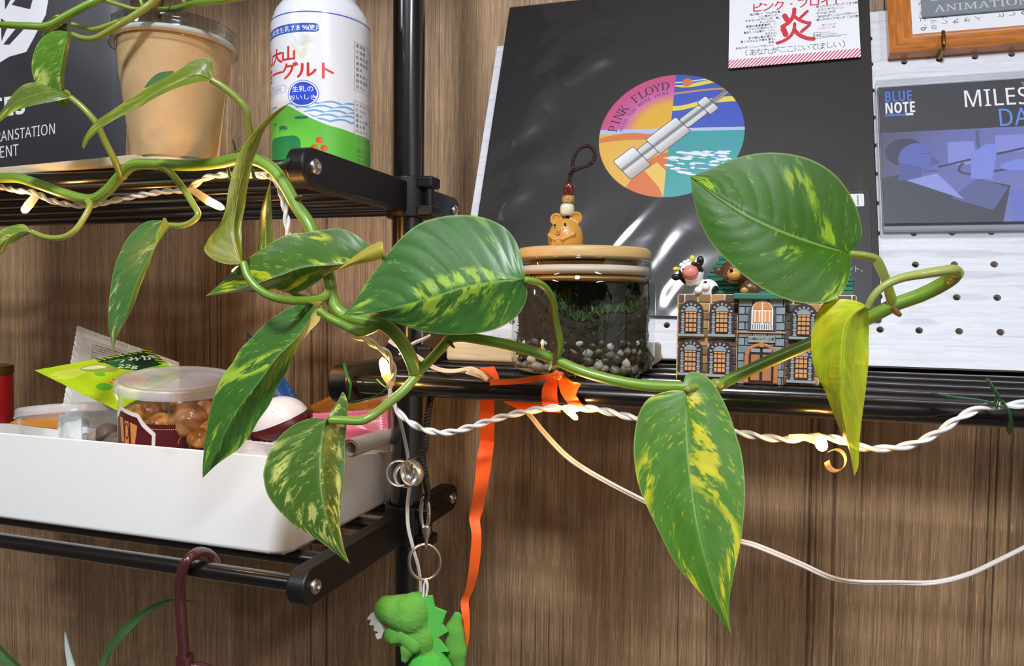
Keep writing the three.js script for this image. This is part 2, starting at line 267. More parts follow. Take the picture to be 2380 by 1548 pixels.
// ───────────────────────── the white pegboard, its frame of reference ─────────────────────────
const BO = V(0.10976, 0.02976, -0.60126), BU = V(0.99988, -0.00187, -0.01532).normalize(), BV = V(-0.00403, 0.92641, -0.37651), BN = BU.clone().cross(BV).normalize(); BV.copy(BN).cross(BU).normalize();
const boardAt = (u, v, n = 0) => BO.clone().addScaledVector(BU, u).addScaledVector(BV, v).addScaledVector(BN, n);
function bp(px, py, n = 0) { const r = ray(px, py), o = boardAt(0, 0, n), q = r.multiplyScalar(o.dot(BN) / r.dot(BN)).sub(BO); return [q.dot(BU), q.dot(BV)]; }
const BM = new THREE.Matrix4().makeBasis(BU, BV, BN);
function onBoard(name, label, cat, u, v, n, group) { const t = thing(name, label, cat, boardAt(u, v, n), group); t.quaternion.setFromRotationMatrix(BM); return t; }   // children live in (u, v, n) metres from there
const PITCH = 0.02467, PITCHV = 0.0252;
{
  const u0 = -0.3465, u1 = 0.104, v0 = -0.0772, v1 = 0.2285, s = new THREE.Shape();
  s.moveTo(u0, v0); s.lineTo(u1, v0); s.lineTo(u1, v1); s.lineTo(u0, v1); s.closePath();
  for (let i = -13; i <= 3; i++) for (let j = -2; j <= 8; j++) { const h = new THREE.Path(); h.absarc(i * PITCH, j * PITCHV, 0.0024, 0, Math.PI * 2, true); s.holes.push(h); }
  const g = new THREE.ExtrudeGeometry(s, { depth: 0.004, bevelEnabled: false, curveSegments: 14 }); g.translate(0, 0, -0.004);
  const tex = dataTex(1024, 1024, (x, y) => { const k = 0.97 + (vnoise(x * 0.012, y * 0.16) - 0.5) * 0.05 + (vnoise(x * 0.05, y * 0.5) - 0.5) * 0.05 - smooth(0.78, 0.9, vnoise(x * 0.008, y * 0.11 + 50)) * 0.06; return [229 * k, 232 * k, 238 * k]; });
  const u = g.attributes.uv; for (let i = 0; i < u.count; i++) u.setXY(i, u.getX(i) / 0.3 + 2, u.getY(i) / 0.3 + 2);
  const t = onBoard('pegboard', 'white wood grained pegboard with round holes leaning on the wall', 'pegboard', 0, 0, 0);
  const m = lpart(t, 'panel', g, std(0xffffff, 0.55, { map: tex }));
  // brown slat behind the lower edge, seen under the board
  part(t, 'rear_slat', (() => { const a = box(0.43, 0.022, 0.006, 0.001); a.applyMatrix4(BM); const q = boardAt(-0.12, -0.0625, -0.0075); a.translate(q.x, q.y, q.z); return a; })(), std(0x7a5a38, 0.6));
}
const brass = std(0x8a7440, 0.3, { metalness: 1 });
function pegHook(px, py, rise, out, label) {
  const [u, v] = bp(px, py, 0), i = Math.round(u / PITCH), j = Math.round(v / PITCHV);
  const t = onBoard('peg_hook', label, 'hook', i * PITCH, j * PITCHV, 0);
  lpart(t, 'wire', sweep([V(0, 0, -0.006), V(0, 0, 0), V(0, -0.0002, out - 0.004), V(0, 0.0015, out - 0.0008), V(0, 0.005, out), V(0, rise, out)], 0.0014, 50, 12), brass);
}

// ───────────────────────── record in its sleeve ─────────────────────────
{
  const w = 0.3145, h = 0.3155, ul = -0.3385, vl = -0.0449, off = 0.0035;
  const t = onBoard('record_sleeve', 'large black record sleeve in glossy wrinkled wrap with a round colour sticker', 'record', ul, vl, 0.0002);
  const loc = (px, py, n = off + 0.001) => { const q = bp(px, py, n); return [q[0] - ul, q[1] - vl]; };
  lpart(t, 'cover', box(w, h, off, 0.0008, w / 2, h / 2, off / 2), std(0x0c0c0d, 0.55));
  // folds of the clear wrap: [x0, y0, x1, y1, height, width] from pixels
  const F = [[1395, 600, 1545, 432, 0.0011, 0.0052], [1490, 640, 1612, 470, 0.0007, 0.0080], [1515, 720, 1625, 545, 0.0010, 0.009], [1545, 730, 1500, 560, 0.0005, 0.009], [1545, 735, 1660, 640, 0.0005, 0.008],
    [1180, 220, 1340, 62, 0.0027, 0.014], [1200, 240, 1500, 92, 0.0024, 0.014], [1172, 215, 1230, 70, 0.0021, 0.011], [1330, 62, 1530, 24, 0.0018, 0.010], [1175, 290, 1300, 190, 0.0027, 0.016], [1160, 350, 1270, 260, 0.0027, 0.014], [1150, 420, 1285, 345, 0.0024, 0.014], [1140, 500, 1240, 420, 0.0021, 0.012], [1290, 140, 1470, 120, 0.0022, 0.013],
    [1470, 120, 1650, 60, 0.0005, 0.012], [1560, 90, 1700, 40, 0.0005, 0.012], [1900, 225, 2010, 175, 0.0005, 0.006], [1760, 330, 1960, 245, 0.0006, 0.012], [1300, 560, 1420, 380, 0.0005, 0.014], [1230, 640, 1330, 470, 0.0006, 0.014], [2000, 560, 2028, 200, 0.0006, 0.005]]
    .map((q) => [...loc(q[0], q[1]), ...loc(q[2], q[3]), q[4], q[5]]);
  const wr = (x, y) => {
    let z = (vnoise((x * 0.8 + y * 0.6) * 13 + 3, (y * 0.8 - x * 0.6) * 38) - 0.5) * 0.0016;
    for (const [ax, ay, bx, by, hh, ww] of F) {
      const dx = bx - ax, dy = by - ay, L2 = dx * dx + dy * dy, tt = ((x - ax) * dx + (y - ay) * dy) / L2, tc = clamp(tt), d = Math.hypot(x - ax - dx * tc, y - ay - dy * tc) / (ww * (0.6 + 0.7 * tc));
      z += hh * Math.exp(-d * d) * Math.max(0, Math.sin(Math.PI * clamp(tc * 0.9 + 0.05)));
    }
    return z;
  };
  const e = (x) => smooth(0, 0.01, Math.min(x, 1 - x));
  const film = grid(220, 220, (u, v) => V(u * w, -0.004 + v * (h + 0.004), off + 0.0011 + (wr(u * w, -0.004 + v * (h + 0.004)) + 0.0006) * e(u) * e(v)));
  lpart(t, 'clear_wrap', film, clear(0xffffff, 0.1, { ior: 1.8 }));
  // round sticker: a plain stand-in in the same colours
  const st = loc(1557, 312, off + 0.0004), R = 0.0597;
  const tex = canvasTex(1024, 1024, (x, W) => {
    x.translate(W / 2, W / 2); x.rotate(0.035); x.beginPath(); x.arc(0, 0, 511, 0, 7); x.clip();
    let g = x.createRadialGradient(0, -10, 60, 0, 0, 520); g.addColorStop(0, '#e8b81f'); g.addColorStop(0.42, '#e6b63a'); g.addColorStop(0.6, '#d472b4'); g.addColorStop(0.78, '#d0529a'); g.addColorStop(1, '#d2507c');
    x.fillStyle = g; x.fillRect(-512, -512, 512, 512);
    x.fillStyle = '#3556c4'; x.fillRect(0, -512, 512, 460);
    x.fillStyle = '#f0dc50'; for (const [a, b, c, d] of [[-430, -446, 330, 12], [-250, -300, 512, 44]]) { x.beginPath(); x.moveTo(0, a + 10); x.bezierCurveTo(120, a + 30, 200, b - 30, c, b); x.lineTo(c, b + d); x.bezierCurveTo(220, b + 20, 120, a + 60, 0, a + 10 + d); x.fill(); }
    x.strokeStyle = '#e8ecf8'; x.lineWidth = 10; x.beginPath(); x.moveTo(0, -440); x.bezierCurveTo(150, -440, 200, -470, 330, -462); x.stroke();
    x.strokeStyle = '#d8975a'; x.lineWidth = 16; x.beginPath(); x.moveTo(0, -345); x.bezierCurveTo(150, -355, 250, -385, 420, -362); x.stroke();
    x.fillStyle = '#dd7a3c'; x.beginPath(); x.arc(85, -438, 36, 0, 7); x.fill();
    x.fillStyle = '#bcc8f2'; x.fillRect(-512, -48, 1024, 40);
    x.fillStyle = '#2ea3a6'; x.fillRect(0, -22, 512, 540);
    x.fillStyle = '#e9b94a'; x.fillRect(-512, -10, 512, 530); x.fillStyle = '#d9803a'; x.beginPath(); x.moveTo(-512, 30); x.quadraticCurveTo(-330, -40, -170, -6); x.lineTo(0, 10); x.lineTo(0, 60); x.quadraticCurveTo(-240, 20, -512, 66); x.fill();
    x.fillStyle = '#dc7434'; x.beginPath(); x.moveTo(-300, 500); x.quadraticCurveTo(-160, 170, 0, 150); x.lineTo(0, 512); x.fill(); x.fillStyle = '#ecc85a'; x.beginPath(); x.moveTo(-150, 300); x.lineTo(-70, 230); x.lineTo(0, 300); x.lineTo(0, 512); x.lineTo(-40, 430); x.fill();
    x.fillStyle = '#eef3f6'; for (let i = 0; i < 60; i++) { const a = rr(10, 420), b = 150 + rnd() * rnd() * 240; x.beginPath(); x.ellipse(a, b, rr(8, 52), rr(3, 11), 0.1, 0, 7); x.fill(); }
    x.fillStyle = '#4f7fd8'; for (let i = 0; i < 14; i++) { x.beginPath(); x.ellipse(rr(20, 420), rr(60, 330), rr(14, 34), 5, 0.05, 0, 7); x.fill(); }
    // plain diagonal silver bar
    x.save(); x.rotate(-0.76); const sg = x.createLinearGradient(0, -80, 0, 80); sg.addColorStop(0, '#f3f5f6'); sg.addColorStop(0.35, '#cfd4d8'); sg.addColorStop(0.5, '#6d6f73'); sg.addColorStop(0.62, '#e8eaec'); sg.addColorStop(1, '#b9b2ae');
    x.strokeStyle = '#3c3f44'; x.lineWidth = 5;
    for (const [a, b, c] of [[-430, -250, 105], [-250, -150, 62], [-150, 120, 84], [120, 300, 50], [300, 380, 74], [380, 520, 18]]) { x.fillStyle = sg; x.beginPath(); x.roundRect(a, -c, b - a, c * 2, 16); x.fill(); x.stroke(); }
    x.restore();
    x.fillStyle = '#3a2030'; const arc = (s, r, size, a0, a1, f) => { x.font = `${size}px ${f}`; x.textAlign = 'center'; x.textBaseline = 'alphabetic'; [...s].forEach((ch, i) => { const a = a0 + (a1 - a0) * i / (s.length - 1); x.save(); x.rotate(a); x.translate(0, -r); x.fillText(ch, 0, 0); x.restore(); }); };
    arc('PINK FLOYD', 385, 96, -1.44, -0.17, 'serif'); arc('WISH YOU WERE HERE', 340, 40, -1.44, -0.14, 'sans-serif');
  });
  const sg = lathe([[0, 0.0004], [R - 0.0005, 0.0004], [R, 0]], 96); sg.rotateX(Math.PI / 2); const q = sg.attributes.position, uv = sg.attributes.uv;
  for (let i = 0; i < q.count; i++) uv.setXY(i, q.getX(i) / R / 2 + 0.5, q.getY(i) / R / 2 + 0.5);
  sg.translate(st[0], st[1], off); lpart(t, 'round_sticker', sg, std(0xffffff, 0.45, { map: tex }));
  // paper strip with the titles
  const a = loc(1693, 160, off + 0.0026), b = loc(2001, 133, off + 0.0026), lw = Math.hypot(b[0] - a[0], b[1] - a[1]), lh = 0.112;
  const card = canvasTex(1200, 1240, (x, W, H) => {
    x.fillStyle = '#f2f4f8'; x.fillRect(0, 0, W, H); x.fillStyle = '#cf4a64'; const s0 = H - 92;
    x.save(); x.beginPath(); x.rect(0, s0, W, 92); x.clip(); for (let i = -4; i < 46; i++) { x.beginPath(); x.moveTo(i * 34, H); x.lineTo(i * 34 + 16, H); x.lineTo(i * 34 + 100, s0); x.lineTo(i * 34 + 84, s0); x.fill(); } x.restore();
    const y0 = H - 640;
    jt(x, 'ピンク・フロイド', 215, y0 - 80, 106, { color: '#d3384a', w: 13, gap: 1.02 });
    x.save(); x.translate(445, y0 + 30); x.scale(3.5, 4.0); x.strokeStyle = '#d3303f'; x.lineCap = 'round'; x.lineJoin = 'round';
    for (const [s, w] of [['M50 2C50 26 38 40 18 48', 11], ['M50 22C60 34 74 44 90 46', 9], ['M24 18L30 30', 14], ['M84 12L66 28', 8], ['M50 44C50 74 34 88 4 94', 9], ['M50 62C60 80 78 90 98 92', 11], ['M20 56L26 72', 15], ['M88 52L68 68', 9]]) { x.lineWidth = w; x.stroke(new Path2D(s)); } x.restore();
    const L = ['風が舞い、うたがなる、', 'シンセがイマ・、', 'さもないのマシンが・つ。', 'そしてクに。', '人々のざわめきが、い', 'ウインの風がにう―', '狂おしいほどに・しい・', '大なにに', 'あてどなくさまよう', 'をこの大にとのびもどす。', 'ああ、', 'あなたがここにいてほしい。'];
    L.forEach((s, i) => { const k = [...s].map((c) => (GLYPH[c] ? c : '東')).join(''), n = [...k].length; jt(x, k, 470 - n * 30 + (i < 3 ? 60 : 0) - (i % 3) * 8, y0 + 34 + i * 34, 29, { w: 10 }); });
    ['●狂ったダイアモンド(オ1部)', '●ようこそマシーン', '●ネウはいかが', '●あなたがここにいてほしい', '●狂ったダイアモンド(オ2部)'].forEach((s, i) => jt(x, [...s].map((c) => (c === '狂' ? '部' : c)).join(''), 790 + (i % 2) * 12, y0 + 22 + i * 38, 31, { w: 10, gap: 0.95 }));
    jt(x, '●日本部フロイド', 800, y0 + 240, 26, { color: '#d3506a', w: 10 }); jt(x, '●シロカフー部付き', 806, y0 + 274, 26, { color: '#d3506a', w: 10 });
    x.strokeStyle = '#333'; x.lineWidth = 4; x.strokeRect(790, y0 + 330, 66, 66); x.beginPath(); x.ellipse(812, y0 + 363, 14, 12, 0, 0, 7); x.ellipse(835, y0 + 363, 14, 12, 0, 0, 7); x.stroke();
    x.fillStyle = '#333'; x.font = '20px sans-serif'; x.fillText('SOLP 20', 868, y0 + 346); x.fillText('33 1/3 STEREO', 868, y0 + 368); x.fillRect(868, y0 + 378, 220, 4); x.fillRect(868, y0 + 390, 170, 4);
    jt(x, '(あなたがここにいてほしい)', 120, H - 196, 80, { color: '#2b2f38', w: 6, gap: 0.87 });
  });
  const cg = box(lw, lh, 0.0009, 0.0003, lw / 2, lh / 2, 0), cu = cg.attributes.uv, cp = cg.attributes.position; for (let i = 0; i < cu.count; i++) cu.setXY(i, cp.getX(i) / lw, cp.getY(i) / lh);
  cg.rotateZ(Math.atan2(b[1] - a[1], b[0] - a[0])); cg.translate(a[0], a[1], off + 0.0026); lpart(t, 'title_card', cg, std(0xffffff, 0.5, { map: card }), 'white printed card with a red character and striped border');
  // dark label low on the right
  const c0 = loc(1925, 735), c1 = loc(2022, 440), bw = c1[0] - c0[0], bh = c1[1] - c0[1];
  const lab = canvasTex(256, 768, (x, W, H) => { x.fillStyle = '#101216'; x.fillRect(0, 0, W, H); x.fillStyle = '#eef0f2'; x.beginPath(); x.roundRect(60, 26, 160, 80, 8); x.fill(); x.fillStyle = '#2c2f52'; x.fillRect(182, 34, 5, 64); jt(x, 'り」', 150, 170, 44, { color: '#e8e8ea', w: 12 }); jt(x, 'シント、', 70, 470, 38, { color: '#e8e8ea', w: 9 }); x.fillStyle = '#c24a3a'; x.fillRect(100, 400, 90, 4); });
  const bg = box(bw, bh, 0.0006, 0.0003, 0, 0, 0), bu = bg.attributes.uv, bq = bg.attributes.position; for (let i = 0; i < bu.count; i++) bu.setXY(i, bq.getX(i) / bw + 0.5, bq.getY(i) / bh + 0.5);
  bg.translate((c0[0] + c1[0]) / 2, (c0[1] + c1[1]) / 2, off + 0.0004); lpart(t, 'dark_label', bg, std(0xffffff, 0.5, { map: lab }));
}

// ───────────────────────── music disc case ─────────────────────────
{
  const ul = -0.0228, vl = 0.0232, w = 0.142, h = 0.1296, d = 0.0095;
  const t = onBoard('disc_case', 'clear jewel case with a blue toned cover hanging on the pegboard', 'disc case', ul, vl, 0.0006);
  const art = canvasTex(1024, 912, (x, W, H) => {
    x.fillStyle = '#3d3f45'; x.fillRect(0, 0, W, H);
    x.fillStyle = '#7279b4'; x.fillRect(0, 318, W, H - 318); const g = x.createLinearGradient(0, 318, W, 700); g.addColorStop(0, '#55586c'); g.addColorStop(0.3, '#6b70ac'); g.addColorStop(1, '#8088c4'); x.fillStyle = g; x.fillRect(0, 318, W, H - 318);
    x.fillStyle = '#8790d6'; x.fillRect(330, 400, 130, 150); x.fillRect(560, 370, 280, 110); x.fillStyle = '#5b6084'; x.fillRect(470, 330, 16, 330);
    // a plain seated horn player, drawn as generic shapes
    x.fillStyle = '#474a56'; x.beginPath(); x.moveTo(0, 620); x.lineTo(90, 600); x.lineTo(400, 770); x.lineTo(470, 650); x.lineTo(610, 690); x.lineTo(560, 912); x.lineTo(0, 912); x.fill();
    x.fillStyle = '#5d6796'; x.beginPath(); x.moveTo(330, 760); x.lineTo(460, 640); x.lineTo(600, 700); x.lineTo(520, 840); x.fill();
    x.fillStyle = '#44465a'; x.beginPath(); x.ellipse(120, 455, 100, 92, 0, 0, 7); x.fill(); x.fillStyle = '#5f6cb4'; x.beginPath(); x.ellipse(172, 500, 88, 104, 0.25, 0, 7); x.fill(); x.fillStyle = '#565f98'; x.beginPath(); x.moveTo(90, 520); x.lineTo(200, 560); x.lineTo(190, 640); x.lineTo(80, 640); x.fill(); x.beginPath(); x.moveTo(250, 480); x.lineTo(290, 530); x.lineTo(240, 560); x.fill(); x.fillStyle = '#4e5690'; x.fillRect(190, 466, 60, 6); x.fillRect(210, 580, 64, 8);
    x.fillStyle = '#9099dc'; x.beginPath(); x.moveTo(120, 640); x.lineTo(270, 600); x.lineTo(300, 640); x.lineTo(390, 770); x.fill();
    x.strokeStyle = '#454866'; x.lineWidth = 13; x.beginPath(); x.moveTo(278, 560); x.lineTo(430, 520); x.lineTo(860, 420); x.moveTo(400, 540); x.quadraticCurveTo(340, 600, 430, 612); x.lineTo(600, 590); x.stroke();
    x.fillStyle = '#808cdc'; x.beginPath(); x.moveTo(430, 640); x.lineTo(440, 480); x.lineTo(520, 420); x.lineTo(570, 430); x.lineTo(530, 650); x.fill(); x.beginPath(); x.ellipse(680, 560, 110, 34, -0.12, 0, 7); x.fill();
    x.fillStyle = '#6f78c0'; x.fillRect(600, 720, W, 200);
    x.fillStyle = '#4f74d8'; x.font = 'bold 104px sans-serif'; x.save(); x.translate(26, 60); x.scale(0.58, 1); x.fillText('BLUE', 0, 46); x.fillStyle = '#f0f2f5'; x.fillText('NOTE', 0, 126); x.restore(); x.fillStyle = '#4f74d8'; x.fillRect(28, 192, 140, 14); x.fillStyle = '#e4e6ee'; x.fillRect(134, 190, 38, 16);
    x.fillStyle = '#f0f2f5'; x.font = '160px sans-serif'; x.save(); x.translate(420, 172); x.scale(0.74, 1); x.fillText('MILES', 0, 0); x.fillStyle = '#6590e8'; x.fillText('DAVIS', 215, 138); x.restore();
    jt(x, 'マイルス・デイ', 708, 22, 32, { color: '#f0f2f5', w: 9 });
  });
  const iw = w - 0.004, ih = h - 0.011, ins = box(iw, ih, 0.0006, 0.0002, 0, 0, 0), u = ins.attributes.uv, p = ins.attributes.position; for (let i = 0; i < u.count; i++) u.setXY(i, p.getX(i) / iw + 0.5, p.getY(i) / ih + 0.5);
  ins.translate(w / 2, h / 2, d - 0.002); lpart(t, 'cover_insert', ins, std(0xffffff, 0.5, { map: art }));
  lpart(t, 'tray', box(w - 0.004, h - 0.004, 0.004, 0.0005, w / 2, h / 2, 0.0028), std(0xb9bcc2, 0.5));
  lpart(t, 'lid', box(w, h, d - 0.001, 0.0006, w / 2, h / 2, d / 2), clear(0xffffff, 0.05, { ior: 1.5 }));
  lpart(t, 'hinge_strip', [box(w, 0.0052, 0.0012, 0.0004, w / 2, 0.0026, d), box(w, 0.0048, 0.0012, 0.0004, w / 2, h - 0.0024, d)], clear(0xf2f3f6, 0.15));
}

// ───────────────────────── picture frame ─────────────────────────
{
  const d = 0.012, [ul, vl] = bp(2063, 140, 0.0006), w = 0.16, h = 0.12;
  const t = onBoard('picture_frame', 'varnished orange brown wooden picture frame around a printed sheet', 'picture frame', ul, vl, 0.0006);
  const wood = dataTex(512, 512, (x, y) => { const k = 0.9 + 0.25 * vnoise(x * 0.012, y * 0.09) - 0.05 * smooth(0.55, 0.9, vnoise(x * 0.03 + 40, y * 0.3)); return [196 * k, 118 * k, 52 * k]; });
  const wm = phy(0xffffff, 0.32, { map: wood, clearcoat: 0.6, clearcoatRoughness: 0.12 }), fw = 0.0172;
  const rail = (len) => {                              // a mitred rail lying along +x, its outer edge at y = 0
    const prof = [[0, 0], [0, d * 0.72], [0.0025, d * 0.86], [0.006, d], [0.0105, d * 0.95], [0.0145, d * 0.72], [fw, d * 0.62], [fw, 0]], pos = [], uv = [], idx = [];
    for (const e of [0, 1]) for (const [y, z] of prof) { pos.push(e ? len - y : y, y, z); uv.push((e ? len - y : y) / 0.06, y / 0.06 + z / 0.06); }
    for (let i = 0; i < prof.length - 1; i++) idx.push(i, i + prof.length, i + 1, i + 1, i + prof.length, i + 1 + prof.length);
    let g = new THREE.BufferGeometry(); g.setAttribute('position', new THREE.Float32BufferAttribute(pos, 3)); g.setAttribute('uv', new THREE.Float32BufferAttribute(uv, 2)); g.setIndex(idx); g = g.toNonIndexed(); g.computeVertexNormals(); return g;
  };
  lpart(t, 'rail', rail(w), wm); const l = rail(h); l.rotateZ(-Math.PI / 2); l.translate(0, h, 0); lpart(t, 'rail', l, wm);
  const r = rail(h); r.rotateZ(Math.PI / 2); r.translate(w, 0, 0); lpart(t, 'rail', r, wm); const k = rail(w); k.rotateZ(Math.PI); k.translate(w, h, 0); lpart(t, 'rail', k, wm);
  const sw = w - 2 * fw + 0.002, sh = h - 2 * fw + 0.002;
  const sheet = canvasTex(1024, 700, (x, W, H) => {
    x.fillStyle = '#eef1f6'; x.fillRect(0, 0, W, H);
    const cols = ['Q.ゴとをみな', 'のりがほ', 'しカン', 'れ、', 'か゛国が', 'イメー', 'ユニ', 'とも', 'しン', 'Q.ロ', 'こ', 'カし', 'ほ国'];
    cols.forEach((s, i) => { x.save(); x.translate(52 + i * 62, H - 34 - (i > 1 ? 30 : 0) - i * 3); x.rotate(-Math.PI / 2); jt(x, s, 0, 0, 40, { color: '#4a5068', w: 8, gap: 1.15 }); x.restore(); });
  });
  const pg = new THREE.PlaneGeometry(sw, sh); pg.translate(w / 2, h / 2, 0.006); lpart(t, 'printed_sheet', pg, std(0xffffff, 0.55, { map: sheet }));
  const clipTex = canvasTex(1024, 256, (x, W, H) => {
    const g = x.createLinearGradient(0, 0, 0, H); x.fillStyle = '#8b929b'; x.fillRect(0, 0, W, H); x.fillStyle = '#f1f3f6'; x.fillRect(64, 0, W, 116); x.fillStyle = '#70767e'; x.fillRect(110, 10, 88, 78);
    jt(x, '東京国際アニ', 230, 14, 84, { color: '#3a3f4c', w: 8, gap: 1.45 }); x.fillStyle = '#d5dae0'; x.font = '84px serif'; x.save(); x.translate(80, 222); x.scale(1.2, 1); x.fillText('ANIMATION SERIES', 0, 0); x.restore();
  });
  const cl = box(0.112, 0.0278, 0.0016, 0.0006), cu = cl.attributes.uv, cp = cl.attributes.position; for (let i = 0; i < cu.count; i++) cu.setXY(i, cp.getX(i) / 0.112 + 0.5, cp.getY(i) / 0.0278 + 0.5);
  cl.translate(fw + 0.0075 + 0.056, fw + 0.0292, 0.0075); lpart(t, 'silver_ticket_holder', cl, std(0xffffff, 0.35, { map: clipTex, metalness: 0.15 }), 'silver ticket holder with pale lettering');
  const gl = new THREE.PlaneGeometry(sw, sh); gl.translate(w / 2, h / 2, 0.0088); lpart(t, 'glass_pane', gl, clear(0xffffff, 0.02));
}
pegHook(2184, 134, 0.0135, 0.0155, 'curved brass peg hook holding the picture frame from below');

// ───────────────────────── paper cup with a clear dome lid ─────────────────────────
const paleWood = dataTex(512, 128, (x, y) => { const k = 0.93 + 0.12 * vnoise(x * 0.02, y * 0.25) - 0.05 * vnoise(x * 0.2, y * 1.1); return [214 * k, 198 * k, 160 * k]; });
const bamboo = dataTex(512, 256, (x, y) => { const k = 0.95 + 0.09 * (vnoise(x * 0.035, y * 0.35) - 0.5) - 0.1 * smooth(0.7, 0.95, vnoise(x * 0.25, y * 0.5 + 30)); return [222 * k, 184 * k, 120 * k]; });
{
  const c = P(408, 372, 0.397); c.y = TOP.top;
  const t = thing('paper_cup', 'kraft brown paper cup with a clear plastic lid on the upper shelf', 'cup', c);
  const k = mpp(408, 300, 0.397), rb = 92 * k, rt = 126 * k, h = PY(408, 372, TOP.top).y ? (P(408, 82, 0.397).y - P(408, 372, 0.397).y) : 0;
  const kraft = dataTex(256, 256, (x, y) => { const q = 1 + (hash(x, y) - 0.5) * 0.05 + (vnoise(x * 0.08, y * 0.08) - 0.5) * 0.06; return [196 * q, 164 * q, 118 * q]; });
  lpart(t, 'body', [lathe([[rb, 0.0054], [rt, h], [rt - 0.0008, h], [rb - 0.0008, 0.0058]], 72), box(0.0012, h * 0.98, 0.0016, 0.0003).rotateX(Math.atan2(rt - rb, h)).translate(0, h / 2 + 0.002, (rb + rt) / 2 + 0.0003).rotateY(1.95)], std(0xffffff, 0.72, { map: kraft }));
  lpart(t, 'base', lathe([[0, 0.002], [rb - 0.005, 0.002], [rb - 0.004, 0], [rb - 0.0022, 0], [rb - 0.001, 0.0065]], 60), std(0xeeeeea, 0.6));
  const rim = new THREE.TorusGeometry(rt + 0.0004, 0.0021, 12, 72); rim.rotateX(Math.PI / 2); rim.translate(0, h, 0); lpart(t, 'rim', rim, std(0xf3f2ee, 0.5));
  lpart(t, 'lid', lathe([[rt + 0.0016, h - 0.004], [rt + 0.0032, h - 0.0035], [rt + 0.0034, h + 0.002], [rt + 0.0026, h + 0.0035], [rt + 0.0032, h + 0.005], [rt + 0.003, h + 0.009], [rt + 0.0005, h + 0.0105], [rt - 0.003, h + 0.0108], [rt - 0.004, h + 0.0085], [0.02, h + 0.008]], 72), clear(0xdfe2e0, 0.12));
  lpart(t, 'soil', lathe([[0, h - 0.006], [rt * 0.6, h - 0.007], [rt - 0.002, h - 0.009]], 30), std(0x2a2019, 0.95));
}
// ───────────────────────── pale board under the dark pack, block under the pegboard ─────────────────────────
{
  const a = P(0, 409, 0.386), b = P(330, 386, 0.372), e = b.clone().sub(a), L = e.length() + 0.25;
  const t = thing('wooden_plank', 'thin pale wooden plank lying on the upper shelf under the dark pack', 'plank', V(b.x, TOP.top, b.z));
  const g = box(L, 0.0062, 0.1, 0.0012, -L / 2, 0.0031, -0.05); lpart(t, 'board', g, std(0xffffff, 0.6, { map: paleWood })); t.rotation.y = Math.atan2(-e.z, e.x);
}
{
  const a = P(1033, 838, 0.50), t = thing('wooden_block', 'pale wooden block lying on the right shelf behind the glass jar', 'block', V(a.x, TOP.main, -0.502));
  const hh = P(1040, 792, 0.5).y - TOP.main; lpart(t, 'board', box(0.148, hh, 0.06, 0.0025, 0.074, hh / 2, -0.03), std(0xffffff, 0.6, { map: paleWood }));
}
// ───────────────────────── dark printed pack ─────────────────────────
{
  const z = 0.44, br = P(290, 372, z), t = thing('dark_pack', 'dark grey printed pack with white lettering standing behind the paper cup', 'package', V(br.x, TOP.top + 0.0064, -z));
  const w = 0.26, h = 0.23, tex = canvasTex(1300, 1150, (x, W, H) => {
    x.fillStyle = '#2b2c32'; x.fillRect(0, 0, W, H); for (let i = 0; i < 5200; i++) { x.fillStyle = css(70, 72, 80, 0.12); x.fillRect(rr(0, W), rr(0, H), rr(1, 5), rr(1, 3)); }
    const u = (px, py) => { const q = P(px, py, z); return [(1 - (br.x - q.x) / w) * W, (1 - (q.y - TOP.top - 0.0064) / h) * H]; };
    // white brushed shape
    x.fillStyle = '#e6e8ee'; const poly = (l) => { x.beginPath(); l.forEach((q, i) => { const [a, b] = u(...q); i ? x.lineTo(a, b) : x.moveTo(a, b); }); x.closePath(); x.fill(); };
    poly([[-60, -60], [126, -60], [117, 40], [96, 90], [78, 128], [40, 140], [0, 168], [-60, 190]]);
    x.fillStyle = '#2f3037'; poly([[24, -20], [56, -30], [26, 30]]); poly([[60, -10], [90, -12], [82, 28], [40, 18]]); poly([[18, 50], [36, 64], [22, 104]]); poly([[60, 62], [74, 70], [40, 112], [26, 112]]); poly([[0, 60], [6, 62], [0, 120]]);
    const pt = (s, px, py, size) => { const [a, b] = u(px, py); x.save(); x.translate(a, b); x.rotate(-0.075); x.transform(1, 0, -0.12, 1, 0, 0); x.fillStyle = '#d9dbe2'; x.font = `${size}px sans-serif`; x.textAlign = 'right'; x.scale(0.9, 1); x.fillText(s, 0, 0); x.restore(); };
    const k = W / w * mpp(100, 330, z); pt('TRANSTATION', 143, 315, 33 * k); pt('TMENT', 62, 366, 36 * k);
    const [a, b] = u(80, 270); x.save(); x.translate(a, b); x.rotate(-0.06); x.fillStyle = '#e6e8ee'; x.font = `bold ${62 * k}px sans-serif`; x.textAlign = 'right'; x.fillText('TES', 0, 0); x.restore();
  });
  const g = grid(40, 40, (u, v) => { const q = Math.sin(Math.PI * clamp(u)) * Math.sin(Math.PI * clamp(v)), x = (u - 1) * w, y = v * h; return V(x, y, 0.008 * Math.pow(q, 0.5) + 0.0016 * (vnoise(x * 40, y * 40) - 0.5) * q); });
  const bk = grid(20, 20, (u, v) => V((u - 1) * w, v * h, -0.01 * Math.pow(Math.max(0, Math.sin(Math.PI * u) * Math.sin(Math.PI * v)), 0.5)));
  lpart(t, 'front', g, phy(0xffffff, 0.42, { map: tex, clearcoat: 0.3, clearcoatRoughness: 0.25 })); lpart(t, 'back', bk, std(0x2b2c32, 0.5));
  t.rotation.x = -0.05; t.rotation.y = 0.04;
}
